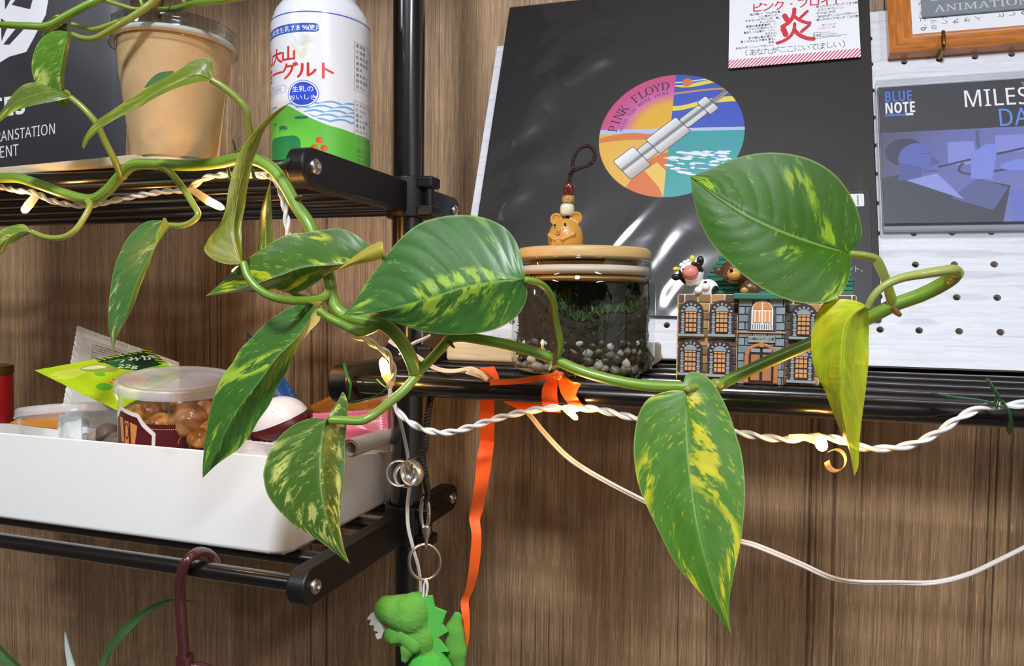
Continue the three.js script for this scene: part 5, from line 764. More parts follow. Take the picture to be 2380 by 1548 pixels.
// green twist ties
{
  const gm = phy(0x14502f, 0.25, { clearcoat: 0.5 });
  const tie = (label, l) => { const t = thing('twist_tie', label, 'twist tie', P(...l[0][1][0])); for (const [r, pts, fl] of l) part(t, 'strand', sweep(path(pts), r * mpp(...pts[0]), 40, 10, fl ?? 0.35), gm); };
  tie('dark green twist tie holding the vine to the upper left shelf', [[4, [[541, 326, 0.372], [546, 340, 0.372], [549, 356, 0.371]]], [4, [[549, 352, 0.37], [566, 340, 0.368], [590, 326, 0.366]]], [5, [[532, 370, 0.355], [530, 388, 0.356], [535, 413, 0.366]]], [5, [[592, 376, 0.355], [588, 398, 0.356], [593, 416, 0.366]]], [5, [[585, 385, 0.358], [622, 387, 0.362], [652, 380, 0.366], [674, 370, 0.37]]]]);
  tie('dark green twist tie around the left end of the right shelf', [[6, [[800, 847, 0.37], [805, 868, 0.3695], [814, 891, 0.3695], [811, 928, 0.372]]], [5, [[812, 935, 0.374], [848, 928, 0.3725], [876, 920, 0.3715], [898, 903, 0.3695]]], [4, [[876, 882, 0.37], [889, 894, 0.3695], [902, 902, 0.3695]]]]);
  tie('green twist tie with a flat end near the right edge', [[9, [[2170, 914, 0.37], [2215, 923, 0.369], [2268, 929, 0.369], [2312, 938, 0.3685]], 0.3], [9, [[2296, 884, 0.366], [2308, 903, 0.366], [2319, 922, 0.367], [2314, 940, 0.3685]], 0.4], [10, [[2330, 934, 0.3685], [2343, 955, 0.3675], [2349, 980, 0.369], [2344, 1003, 0.374]], 0.35]]);
}
// ───────────────────────── orange ribbon ─────────────────────────
{
  const t = thing('orange_ribbon', 'orange satin ribbon knotted around the front tube of the right shelf', 'ribbon', P(1295, 872, 0.375));
  const weave = dataTex(64, 64, (x, y) => { const q = ((x + (x % 16 < 8 ? y : -y) + 64) % 6) < 3 ? 1 : 0.9; return [250 * q, 104 * q, 40 * q]; });
  const m = phy(0xffffff, 0.38, { map: weave, sheen: 0.6, sheenRoughness: 0.4, sheenColor: new THREE.Color(0xff8a50) }); weave.repeat.set(2, 8); weave.wrapS = weave.wrapT = THREE.RepeatWrapping;
  const S = (n, a, b, k = 60) => part(t, n, strip(path(a), path(b), 0.0003, k), m);
  S('hanging_tail', [[1114, 855, 0.402], [1126, 882, 0.397], [1117, 930, 0.394], [1115.5, 983, 0.394], [1116, 1015, 0.396], [1116, 1024, 0.396], [1109, 1064, 0.391], [1102, 1132, 0.39], [1092, 1194, 0.398], [1090.6, 1206, 0.398], [1096, 1239, 0.394], [1095, 1270, 0.393], [1089, 1328, 0.394], [1081, 1374, 0.398], [1071, 1398, 0.4], [1074, 1432, 0.397], [1077, 1490, 0.394], [1070, 1560, 0.395], [1060, 1640, 0.395]],
    [[1149, 852, 0.402], [1160, 882, 0.397], [1149, 930, 0.394], [1149, 983, 0.394], [1148.5, 1020, 0.396], [1148, 1031, 0.396], [1144, 1064, 0.391], [1136, 1118, 0.39], [1122, 1186, 0.398], [1116, 1208, 0.398], [1118.5, 1239, 0.394], [1118, 1278, 0.393], [1111.5, 1331, 0.394], [1101, 1368, 0.398], [1089.5, 1399, 0.4], [1091.5, 1425, 0.397], [1091, 1477, 0.394], [1080, 1540, 0.395], [1068, 1640, 0.395]], 160);
  S('short_tail', [[1141, 883, 0.376], [1200, 880, 0.3745], [1250, 872, 0.373], [1288, 867, 0.372]], [[1138, 896, 0.374], [1200, 893, 0.3735], [1250, 887, 0.3725], [1284, 881, 0.372]]);
  S('under_loop', [[1165, 930, 0.392], [1200, 934, 0.393], [1240, 938, 0.393], [1268, 940, 0.391]], [[1188, 944, 0.392], [1215, 954, 0.391], [1240, 954, 0.391], [1268, 948, 0.389]]);
  S('wrap', [[1288, 868, 0.372], [1272, 882, 0.3722], [1261, 902, 0.3725], [1259, 925, 0.3735], [1264, 957, 0.38]], [[1300, 869, 0.371], [1297, 882, 0.3715], [1295, 905, 0.372], [1296, 930, 0.3733], [1303, 958, 0.38]]);
  S('wrap', [[1295, 869, 0.3708], [1298, 890, 0.3712], [1303, 912, 0.372], [1318, 935, 0.3733], [1336, 953, 0.38]], [[1306, 870, 0.3706], [1318, 886, 0.371], [1332, 906, 0.372], [1346, 930, 0.3733], [1366, 953, 0.379]]);
  S('bow_loop', [[1302, 874, 0.3702], [1318, 886, 0.3695], [1332, 906, 0.3702], [1340, 926, 0.3722]], [[1306, 868, 0.37], [1330, 886, 0.3685], [1350, 892, 0.3705], [1336, 910, 0.3718]]);
  const kc = P(1296, 872, 0.3708), kk = mpp(1296, 872, 0.37); part(t, 'knot', solid((x, y, z) => { const a = x - kc.x, b = y - kc.y, c = z - kc.z; return (Math.hypot(a / 1.25, b, c / 0.7) - 11 * kk - 1.3 * kk * Math.sin(Math.atan2(b, a) * 4 + c * 900)) * 0.6; }, kc, 22 * kk, 44), m);
}
// ───────────────────────── key chain with plush dinosaur ─────────────────────────
{
  const d = 0.388, t = thing('key_strap', 'black braided cord strap with a metal clasp and key ring hanging from the right shelf', 'strap', P(1000, 930, d)), cm = std(0x101012, 0.55), k = mpp(985, 1100, d);
  const braid = (l, r) => { const cv = new THREE.CatmullRomCurve3(path(l, d), false, 'centripetal'), L = cv.getLength(), o = []; for (const ph of [0, 2.09, 4.19]) { const q = []; for (let i = 0; i <= 120; i++) { const s = i / 120, p = cv.getPointAt(s), tg = cv.getTangentAt(s), n = V(0, 0, 1).addScaledVector(tg, -tg.z).normalize(), bn = tg.clone().cross(n), a = s * L / 0.006 * 6.28 + ph; q.push(p.addScaledVector(n, Math.cos(a) * r * 0.5).addScaledVector(bn, Math.sin(a) * r * 0.5)); } o.push(sweep(q, r * 0.6, 240, 7)); } return o; };
  part(t, 'cord', [...braid([[1002, 896, 0.3905], [1000, 930], [995, 962], [990, 1000], [988, 1030], [982, 1055], [984, 1085], [990, 1120], [994, 1150], [991, 1166]], 7.5 * k), ...braid([[982, 1050], [972, 1062], [955, 1068], [944, 1078]], 5 * k), ...braid([[945, 1076], [958, 1072], [975, 1078], [984, 1090]], 4.5 * k)], cm, 'black braided cord');
  const metal = std(0xd8d0c4, 0.34, { metalness: 1 }), loop = (cx, cy, rx, ry, r, dz = 0) => { const p = []; for (let i = 0; i < 40; i++) { const a = i / 40 * 6.2832; p.push(P(cx + Math.cos(a) * rx, cy + Math.sin(a) * ry, d + dz * Math.cos(a))); } return sweep(new THREE.CatmullRomCurve3(p, true), r * k, 100, 10); };
  part(t, 'clasp', [loop(988, 1192, 9, 36, 4.6), cyl(P(991, 1224, d), P(991, 1240, d), 11 * k, 10 * k, 20), cyl(P(991, 1240, d), P(991, 1249, d), 8 * k, 7 * k, 18), sweep(path([[991, 1246], [991, 1262], [990, 1274]], d), 4 * k, 10, 10), box(3.2 * k, 46 * k, 3 * k, 0.0003).translate(...P(996, 1204, d).toArray())], metal, 'swivel clasp');
  part(t, 'split_ring', [loop(987, 1306, 36.5, 41, 3.4, 0.004), loop(987.5, 1306.5, 36, 40.5, 3.2, 0.0052)], metal, 'round split ring');
}
{
  const d = 0.38, t = thing('ring_bundle', 'bundle of pale metal finger rings tied to the black cord', 'rings', P(945, 1075, d)), k = mpp(945, 1100, d), m = std(0xe2e1dc, 0.3, { metalness: 0.9 });
  [[929, 1100, 27, 33, 0.35, 0.5, 0], [957, 1099, 26, 32, -0.35, 0.45, -0.004], [944, 1104, 25, 31, 0.8, 0.2, 0.003], [962, 1102, 24, 29, -0.9, -0.3, 0.004]].forEach(([px, py, rx, ry, ty, tz, dz]) => { const R = (rx + ry) / 2 * k, h = 9 * k, g = lathe([[R - 0.0007, -h], [R + 0.0002, -h], [R + 0.0005, 0], [R + 0.0002, h], [R - 0.0007, h], [R - 0.0009, 0], [R - 0.0007, -h]], 60); g.rotateX(Math.PI / 2); g.rotateY(ty); g.rotateZ(tz * 0.4); const c = P(px, py, d + dz); g.translate(c.x, c.y, c.z); part(t, 'ring', g, m); });
}
{
  const d = 0.388, k = mpp(980, 1450, d), o = P(985, 1600, d), t = thing('plush_dinosaur', 'bright green plush dinosaur with white felt teeth hanging from the key ring', 'plush toy', o), q = (px, py, z = 0) => V(px - 985, 1600 - py, z);
  const plush = phy(0xffffff, 0.95, { vertexColors: true, sheen: 1, sheenRoughness: 0.6, sheenColor: new THREE.Color(0x9fe07a).multiplyScalar(0.5) }), G1 = C(0x5d9f3c), G2 = C(0x48ad3c), DK = C(0x151a12);
  const f = (x, y, z) => {
    let e = caps(x, y, z, q(893, 1424, 4), q(952, 1428, 0), 31, 47); e = smin(e, ball(x, y, z, q(966, 1410, 0), 34, [1.0, 1.0, 0.9]), 8); e = smin(e, ball(x, y, z, q(946, 1404, 22), 17), 8);
    e = smin(e, caps(x, y, z, q(908, 1482, 2), q(962, 1478, 0), 23, 34), 6); e = smin(e, ball(x, y, z, q(985, 1480, -4), 40, [0.8, 1, 0.85]), 12);
    const b = ball(x, y, z, q(1000, 1590, -6), 74, [0.82, 1.25, 0.7]); e = smin(e, b, 8);
    e = Math.max(e, -caps(x, y, z, q(852, 1426, 6), q(880, 1474, 4), 9, 5)); e = Math.max(e, -(caps(x, y, z, q(900, 1462, 30), q(932, 1452, 42), 3)));
    return e + (n3(x * 0.16, y * 0.16, z * 0.16) - 0.5) * 2 + (n3(x * 0.5, y * 0.5, z * 0.5) - 0.5) * 2.2;
  };
  lpart(t, 'body', solid((x, y, z) => f(x / k, y / k, z / k) * k, V(-40 * k, 110 * k, 0), 132 * k, 128, (x, y, z) => { x /= k; y /= k; z /= k; const bd = ball(x, y, z, q(1000, 1590, -6), 74, [0.82, 1.25, 0.7]); if (caps(x, y, z, q(852, 1426, 6), q(880, 1474, 4), 9, 5) < 0.6) return DK; return bd < 3 && y < 90 ? G2 : G1; }), plush);
  const felt = (l, z, th, m, n, ry = 0) => { const s = new THREE.Shape(); l.forEach((p, i) => { const v = q(p[0], p[1]); i ? s.lineTo(v.x * k, v.y * k) : s.moveTo(v.x * k, v.y * k); }); s.closePath(); const g = new THREE.ExtrudeGeometry(s, { depth: th * k, bevelEnabled: true, bevelSize: 0.8 * k, bevelThickness: 0.8 * k, bevelSegments: 2 }); g.translate(0, 0, z * k); return lpart(t, n, g, m); };
  const fm = phy(0x55b648, 0.95, { sheen: 0.6, sheenRoughness: 0.6, sheenColor: new THREE.Color(0x3f7a35) });
  felt([[992, 1378], [1008, 1375], [1014, 1401], [1043, 1408], [1033, 1437], [1046, 1453], [1022, 1470], [1049, 1498], [1030, 1502], [1056, 1535], [1040, 1560], [1010, 1560], [1004, 1480], [996, 1430]], 4, 6, fm, 'back_fin');
  const arm = (l, z, n, m, nn) => { const v = l.map(([a, b, r]) => [q(a, b, z), r]); lpart(t, nn, solid((x, y, zz) => { let e = 1e3; for (let i = 0; i < v.length - 1; i++) e = smin(e, caps(x / k, y / k, (zz / k - z) * 1.8 + z, v[i][0], v[i + 1][0], v[i][1], v[i + 1][1]), 4); return e * k * 0.6; }, V((v[0][0].x + v[v.length - 1][0].x) / 2 * k, (v[0][0].y + v[v.length - 1][0].y) / 2 * k, z * k), n * k, 52, () => G1), m); };
  arm([[1062, 1424, 11], [1054, 1460, 24], [1060, 1505, 26], [1068, 1540, 14]], -14, 90, plush, 'wing'); arm([[918, 1484, 8], [944, 1472, 14], [972, 1488, 17]], 30, 56, plush, 'arm'); arm([[948, 1524, 9], [954, 1502, 16], [970, 1490, 15]], 26, 50, plush, 'arm');
  const tm = std(0xe9e9e6, 0.9); for (const z of [2, 14]) felt([[852, 1440], [862, 1432], [872, 1446], [880, 1462], [886, 1476], [880, 1492], [871, 1496], [866, 1486], [876, 1478], [862, 1476], [864, 1464], [850, 1464], [855, 1452], [844, 1452]].map(([a, b]) => [a + (z > 8 ? 2 : 0), b + (z > 8 ? -3 : 0)]), z, 3, tm, 'teeth');
  part(t, 'hanging_loop', [sweep(path([[990, 1346], [986, 1362], [985, 1392]], d), 5.5 * k, 16, 8, 0.5), sweep(path([[990, 1346, d - 0.001], [994, 1362, d - 0.001], [990, 1392, d - 0.001]]), 5 * k, 16, 8, 0.5)], std(0xdedcd6, 0.8), 'white cotton hanging loop');
}
// ───────────────────────── brown hanger hook, long plant leaves below ─────────────────────────
{
  const t = thing('hanger_hook', 'dark brown plastic hanger hook over the front tube of the lower left shelf', 'hook', P(430, 1560, 0.376)), k = mpp(430, 1400, 0.376), m = phy(0x482226, 0.25, { clearcoat: 0.5 });
  part(t, 'hook', sweep(path([[507, 1312, 0.396], [492, 1294, 0.394], [474, 1285, 0.388], [456, 1286, 0.381], [436, 1303, 0.3745], [421, 1338, 0.374], [418, 1390, 0.376], [422, 1450, 0.376], [428, 1540, 0.376]]), 12.5 * k, 80, 18), m);
  part(t, 'collar', [cyl(P(429, 1524, 0.376), P(431, 1546, 0.376), 20 * k, 21 * k, 24), cyl(P(431, 1546, 0.376), P(436, 1640, 0.376), 14 * k, 14 * k, 20)], m); part(t, 'cross_bar', sweep(path([[370, 1600, 0.376], [430, 1556, 0.376], [475, 1552, 0.378], [540, 1600, 0.38]]), 11 * k, 30, 14), m);
}
{
  const t = thing('spider_plant', 'long narrow green leaves of a plant rising at the lower left corner', 'plant', P(150, 1700, 0.45)), gl = dataTex(64, 256, (x, y) => { const k = 0.9 + 0.25 * vnoise(x * 0.4, y * 0.02); return [74 * k, 110 * k, 62 * k]; });
  const gm = phy(0xffffff, 0.45, { map: gl, transmission: 0.1, thickness: 0 }), pm = phy(0xb9c6bd, 0.5);
  const blade = (pts, wmax, fold, m) => { const c = new THREE.CatmullRomCurve3(path(pts), false, 'centripetal'); part(t, 'leaf', grid(8, 50, (u, v) => { const p = c.getPointAt(v), tg = c.getTangentAt(v), sd = V(0, 0, 1).cross(tg).normalize(), nn = tg.clone().cross(sd), w = wmax * mpp(...pts[0]) * Math.pow(Math.min(1, (1 - v) * 2.2), 0.7), s = (u - 0.5) * 2; return p.addScaledVector(sd, s * w * 0.5).addScaledVector(nn, Math.abs(s) * w * fold); }), m); };
  blade([[120, 1660, 0.43], [60, 1570, 0.43], [20, 1530, 0.435], [-40, 1470, 0.44], [-120, 1400, 0.45]], 40, 0.2, gm); blade([[200, 1680, 0.46], [184, 1600, 0.46], [172, 1548, 0.465], [160, 1505, 0.465], [151, 1466, 0.465]], 30, 0.25, pm); blade([[220, 1680, 0.49], [236, 1580, 0.49], [254, 1517, 0.495], [290, 1467, 0.5], [347, 1418, 0.505], [400, 1396, 0.51], [457, 1398, 0.515]], 22, 0.25, gm);
}

// ───────────────────────── the trailing pothos ─────────────────────────
{
  const t = thing('pothos_plant', 'trailing golden pothos with variegated heart shaped leaves spreading from the paper cup across both shelves', 'plant', P(380, 40, 0.397));
  const vm = dataTex(64, 512, (x, y) => { const k = 0.86 + 0.3 * vnoise(x * 0.5, y * 0.012) + 0.1 * vnoise(x * 1.2, y * 0.1); return [112 * k, 146 * k, 50 * k]; }); vm.wrapS = vm.wrapT = THREE.RepeatWrapping; vm.repeat.set(1, 6);
  const vine = phy(0xffffff, 0.4, { map: vm, clearcoat: 0.35, clearcoatRoughness: 0.2 }), pale = phy(0xa9b25a, 0.42, { clearcoat: 0.3, transmission: 0.12, thickness: 0 }), brown = std(0x6b4a2a, 0.7), olive = phy(0x8a9a3c, 0.4, { clearcoat: 0.3 });
  const stem = (name, pts, r0, r1, m, n) => part(t, name, sweep(path(pts), (s) => (r0 + (r1 - r0) * s) * mpp(pts[0][0], pts[0][1], pts[0][2]), n ?? pts.length * 9, 14), m);
  // long vines
  stem('vine', [[-60, 408, 0.362], [0, 413, 0.362], [42, 414, 0.362], [100, 432, 0.361], [150, 450, 0.36], [200, 463, 0.36], [222, 461, 0.36], [248, 444, 0.36], [271, 419, 0.36], [290, 398, 0.358], [310, 384, 0.356], [350, 381, 0.355], [440, 384, 0.355], [515, 377, 0.355], [560, 368, 0.354], [600, 374, 0.352], [636, 395, 0.35], [662, 430, 0.348], [690, 480, 0.345], [719, 522, 0.343], [745, 590, 0.342], [766, 655, 0.341], [774, 700, 0.341], [792, 727, 0.341], [824, 740, 0.341], [854, 746, 0.341], [885, 752, 0.341], [913, 770, 0.341], [938, 801, 0.343], [956, 836, 0.346], [966, 866, 0.35]], 11, 12.5, vine, 320);
  stem('vine', [[966, 872, 0.35], [985, 852, 0.35], [1008, 828, 0.35], [1030, 804, 0.35], [1044, 788, 0.35], [1070, 783, 0.35], [1110, 788, 0.351], [1180, 801, 0.353], [1235, 816, 0.355], [1290, 836, 0.357], [1350, 862, 0.358], [1420, 882, 0.358], [1500, 896, 0.357], [1580, 900, 0.355], [1640, 900, 0.354], [1668, 896, 0.353], [1700, 880, 0.352], [1780, 843, 0.35], [1880, 800, 0.347], [1970, 762, 0.343], [2040, 728, 0.34], [2080, 708, 0.338], [2140, 686, 0.335], [2185, 664, 0.332], [2212, 646, 0.328], [2221, 634, 0.322]], 11.5, 13, vine, 320);
  stem('shoot', [[2221, 636, 0.322], [2218, 628, 0.318], [2205, 628, 0.315], [2150, 636, 0.312], [2090, 648, 0.31], [2050, 668, 0.309], [2028, 692, 0.309], [2016, 716, 0.31]], 13, 8, pale, 90);
  // from the cup
  stem('vine', [[395, -40, 0.36], [362, -2, 0.36], [330, 24, 0.356], [290, 50, 0.352], [250, 74, 0.35], [222, 88, 0.349], [195, 89, 0.349], [166, 79, 0.35]], 9, 6, olive); stem('vine', [[-60, 56, 0.34], [0, 57, 0.34], [60, 60, 0.34], [112, 59, 0.342], [160, 34, 0.345], [210, 8, 0.35], [245, -10, 0.355], [300, -40, 0.36]], 7, 9, vine);
  stem('petiole', [[235, -2, 0.355], [280, 12, 0.358], [322, 22, 0.362], [350, 10, 0.366], [380, -30, 0.37]], 5, 5, olive); stem('petiole', [[168, 56, 0.352], [190, 63, 0.354], [216, 68, 0.356], [260, 55, 0.36], [320, 30, 0.366]], 5, 5.5, olive); stem('vine', [[372, 24, 0.385], [410, 20, 0.378], [450, 9, 0.372], [520, 0, 0.365], [600, -14, 0.36]], 7, 7, vine);
  stem('main_stem', [[375, 95, 0.4], [362, 50, 0.4], [368, 10, 0.398], [380, -60, 0.395]], 11, 11, brown); stem('petiole', [[332, 20, 0.372], [324, -10, 0.372], [310, -40, 0.372]], 5, 5, olive); stem('petiole', [[428, 6, 0.375], [428, -40, 0.375]], 5, 5, olive);
  // petioles
  const pet = [
    [[493, 186, 0.335], [520, 203, 0.337], [552, 230, 0.34], [573, 258, 0.343], [578, 290, 0.346], [584, 330, 0.35], [592, 366, 0.353]], [[165, 227, 0.335], [190, 248, 0.337], [222, 284, 0.34], [246, 332, 0.346], [268, 376, 0.352], [280, 408, 0.357]], [[75, 540, 0.345], [110, 552, 0.345], [148, 551, 0.346], [174, 536, 0.348], [196, 505, 0.352], [209, 478, 0.356], [203, 460, 0.359]],
    [[392, 523, 0.345], [424, 524, 0.345], [448, 514, 0.346], [460, 500, 0.347], [446, 470, 0.35], [420, 430, 0.353], [390, 396, 0.354], [360, 382, 0.355]], [[566, 612, 0.311], [576, 642, 0.3095], [602, 673, 0.3095], [640, 692, 0.313], [700, 699, 0.325], [752, 692, 0.336], [772, 668, 0.341]], [[742, 722, 0.328], [760, 736, 0.33], [800, 756, 0.334], [836, 772, 0.337], [860, 766, 0.339], [885, 752, 0.341]],
    [[1222, 650, 0.318], [1248, 656, 0.322], [1268, 670, 0.328], [1283, 694, 0.334], [1290, 740, 0.343], [1301, 802, 0.352], [1292, 832, 0.356]], [[1978, 590, 0.325], [2010, 594, 0.326], [2036, 602, 0.328], [2048, 622, 0.33], [2062, 662, 0.333], [2072, 695, 0.336], [2076, 712, 0.338]], [[768, 976, 0.32], [800, 977, 0.323], [843, 977, 0.328], [866, 966, 0.331], [902, 938, 0.338], [940, 906, 0.345], [968, 874, 0.35]], [[893, 598, 0.33], [905, 640, 0.334], [895, 700, 0.338], [860, 742, 0.341]], [[1596, 905, 0.335], [1625, 898, 0.342], [1655, 893, 0.349], [1668, 896, 0.353]], [[632, 590, 0.338], [640, 640, 0.34], [700, 690, 0.341], [770, 690, 0.341]],
  ];
  pet.forEach((p, i) => stem('petiole', p, [8, 7, 6, 6, 9, 10, 8, 8, 10, 7, 9, 6][i], [8, 8, 7, 9, 11, 11, 11, 12, 12, 8, 12, 7][i], [4, 5, 8, 6].includes(i) ? vine : olive, 70));
  // sheaths and nodes
  part(t, 'sheath', strip(path([[2040, 600, 0.326], [2062, 640, 0.329], [2078, 690, 0.334], [2086, 735, 0.337]]), path([[2028, 612, 0.327], [2046, 650, 0.33], [2058, 690, 0.335], [2066, 722, 0.337]]), 0.0006, 30), pale); part(t, 'sheath', strip(path([[1284, 692, 0.3325], [1284, 740, 0.341], [1296, 800, 0.350], [1290, 850, 0.3535]]), path([[1276, 696, 0.3325], [1280, 740, 0.341], [1289, 800, 0.350], [1283, 850, 0.3535]]), 0.0006, 30), brown);
  const node = (px, py, d, r) => { const c = P(px, py, d), k = mpp(px, py, d); part(t, 'node', solid((x, y, z) => ball(x, y, z, c, r * k, [1.25, 0.9, 0.9]) + (n3(x * 900, y * 900, z * 900) - 0.5) * 3 * k, c, r * 1.9 * k, 28), olive); };
  node(1664, 893, 0.351, 15); node(967, 869, 0.35, 14); node(1043, 789, 0.35, 12); node(1290, 836, 0.3565, 13); node(281, 410, 0.3585, 12); node(203, 463, 0.36, 11); node(2081, 708, 0.338, 14);
  stem('root_nub', [[2078, 716, 0.336], [2086, 726, 0.335], [2092, 733, 0.335]], 7, 5, brown, 12); stem('root_nub', [[1044, 792, 0.349], [1050, 802, 0.347], [1056, 808, 0.346]], 6, 2, brown, 12); stem('root_nub', [[1284, 840, 0.355], [1280, 852, 0.354], [1276, 860, 0.353]], 5, 2, pale, 12); stem('root_nub', [[690, 462, 0.344], [696, 458, 0.342], [700, 456, 0.341]], 6, 4, brown, 12);

  // leaves: midrib and the two margins in pixels (base first), depths at base and tip, lift of each margin
  let li = 0;
  function leafTex(o) {
    const W = 384, H = 768, sd = ++li * 17.3, b = [o.base[0] * 1.22, o.base[1] * 1.12, o.base[2] * 0.95], s2 = o.streak ?? [196, 206, 70], am = o.amt ?? 0.5;
    return dataTex(W, H, (x, y) => {
      const s = (x / (W - 1)) * 2 - 1, t0 = y / (H - 1), a = Math.abs(s), side = s < 0 ? 0 : 40, w = t0 - 0.30 * Math.pow(a, 1.15);
      const vein = Math.pow(0.5 + 0.5 * Math.cos(w * 6.2832 * 11), 12), fine = vnoise(w * 150 + sd, a * 12 + side), mott = vnoise(w * 22 + sd, a * 6 + side);
      const patch = vnoise(w * 5.5 + sd * 1.7, a * 2.6 + side + sd), str = vnoise(w * 26 + sd, a * 3.4 + side + sd), str2 = vnoise(w * 70 + sd, a * 9 + side + sd * 2), str3 = vnoise(w * 150 + sd * 3, a * 22 + side);
      const bias = (o.side ? (s * o.side > 0 ? 0.09 : -0.08) : 0) + (o.tip ? (t0 - 0.45) * o.tip : 0), pm = smooth(0.5, 0.74, patch + (am - 0.5) * 0.5 + bias);
      let v = pm * smooth(0.42, 0.6, str * 0.5 + str2 * 0.3 + str3 * 0.2 + (o.solid ?? 0));
      v = Math.max(v, 0.55 * smooth(0.62, 0.78, str2 * 0.5 + str3 * 0.5 + pm * 0.12 + (am - 0.5) * 0.2) * smooth(0.4, 0.6, str + pm * 0.25));
      const mid = smooth(0.034 * (1.15 - t0), 0.012 * (1.15 - t0), a), k = 0.94 + 0.1 * mott + 0.05 * (fine - 0.5) + vein * 0.03;
      const c = [0, 1, 2].map((i) => (b[i] * (1 - v) + s2[i] * v) * k); const edge = smooth(0.965, 0.995, a);
      const ml = o.rib ?? [150, 178, 84]; return [0, 1, 2].map((i) => (c[i] * (1 - mid * 0.7) + ml[i] * mid * 0.7) * (1 - edge * 0.5) + [190, 196, 120][i] * edge * 0.5);
    });
  }
  const DG = [44, 88, 36], MG = [58, 104, 44], OL = [104, 120, 34];
  function leaf(L) {
    const tex = leafTex(L), cm = (l) => new THREE.CatmullRomCurve3(l.map((q) => V(q[0], q[1], 0)), false, 'centripetal'), M = cm(L.mid), A = cm([L.mid[0], ...L.a, L.mid[L.mid.length - 1]]), B = cm([L.mid[0], ...L.b, L.mid[L.mid.length - 1]]);
    const [d0, d1] = L.d, [oa, ob] = L.o, bow = L.bow ?? 0, amp = (L.amp ?? 0.00045) * 0.7, NU = 48, NV = 110;
    const fn = (u, v) => {
      const s = u * 2 - 1, a = Math.abs(s), tt = clamp(v, 0, 1), m = M.getPointAt(tt), e = (s < 0 ? A : B).getPointAt(tt), p = m.lerp(e, a), env = Math.pow(Math.sin(Math.PI * Math.pow(clamp(tt, 0.0001, 0.9999), 0.75)), 0.7), off = s < 0 ? oa : ob;
      const w = tt - 0.30 * Math.pow(a, 1.15), ridge = Math.pow(Math.abs(Math.sin(w * Math.PI * 11)), 0.7) - 0.55;
      const lobe = off * env * (Math.pow(a, 1.35) + 0.22 * Math.sin(a * Math.PI)), d = d0 + (d1 - d0) * tt + bow * Math.sin(Math.PI * tt) + lobe - amp * ridge * env * smooth(0, 0.12, a) * (1 - 0.5 * a) + 0.0009 * (vnoise(tt * 5 + li, s * 2 + 3) - 0.5) * env + 0.0005 * smooth(0.07, 0, a);
      return P(p.x, p.y, d);
    };
    const geos = [grid(NU, NV, fn)];
    const p = part(t, 'leaf', geos, phy(0xffffff, L.rough ?? 0.42, { map: tex, clearcoat: L.coat ?? 0.18, clearcoatRoughness: 0.28, transmission: L.tr ?? 0.08, thickness: 0 }));
    for (const f of L.fold ?? []) { const A2 = cm(f.a), B2 = cm(f.b); part(p, 'curled_margin', grid(10, 40, (u, v) => { const q = A2.getPoint(v).lerp(B2.getPoint(v), u); return P(q.x, q.y, f.d + (f.k ?? 0) * Math.sin(Math.PI * u)); }), phy(f.c, 0.42, { clearcoat: 0.2, transmission: 0.2, thickness: 0 }), f.l ?? 'pale curled leaf margin'); }
    return p;
  }
  // the big leaf at the right
  leaf({ base: [46, 92, 12], amt: 0.3, streak: [150, 180, 30], amp: 0.0003, d: [0.325, 0.30], o: [0.012, -0.004], bow: -0.006,
    mid: [[1979, 590], [1900, 568], [1820, 540], [1740, 503], [1670, 459], [1604, 411]],
    a: [[1986, 577], [2002, 550], [1998, 505], [1975, 450], [1940, 405], [1890, 373], [1830, 357], [1765, 356], [1700, 371], [1640, 398]],
    b: [[1977, 610], [1972, 650], [1950, 688], [1905, 705], [1850, 702], [1790, 680], [1735, 645], [1690, 605], [1650, 560], [1625, 510], [1610, 455]] });
  // the broad leaf in the middle
  leaf({ base: [52, 100, 48], amt: 0.35, side: 1, streak: [160, 190, 60], d: [0.318, 0.325], o: [0.010, 0.006], bow: -0.004, amp: 0.0007,
    mid: [[1222, 648], [1150, 655], [1080, 668], [1010, 690], [930, 712], [860, 728], [792, 738]],
    a: [[1214, 610], [1204, 572], [1180, 535], [1140, 511], [1090, 500], [1030, 503], [975, 520], [930, 555], [890, 605], [855, 652], [822, 703]],
    b: [[1225, 688], [1206, 730], [1165, 760], [1110, 775], [1050, 778], [980, 770], [925, 752], [872, 734], [830, 730]] });
  // the long hanging leaf
  leaf({ base: [66, 116, 44], amt: 0.5, side: 1, streak: [206, 200, 40], d: [0.335, 0.318], o: [0.004, 0.014], bow: -0.004, amp: 0.0003,
    mid: [[1595, 909], [1595, 983], [1598, 1051], [1606, 1127], [1621, 1227], [1637, 1290], [1656, 1356], [1682, 1430], [1701, 1483]],
    a: [[1576, 907], [1552, 909], [1508, 926], [1487, 956], [1476, 1000], [1473, 1052], [1479, 1105], [1490, 1145], [1526, 1224], [1571, 1311], [1611, 1359], [1658, 1414], [1690, 1464]],
    b: [[1589, 893], [1594, 872], [1609, 864], [1631, 869], [1650, 882], [1671, 912], [1693, 956], [1709, 1004], [1723, 1051], [1730, 1105], [1731, 1166], [1722, 1258], [1708, 1324], [1696, 1390], [1696, 1443]] });
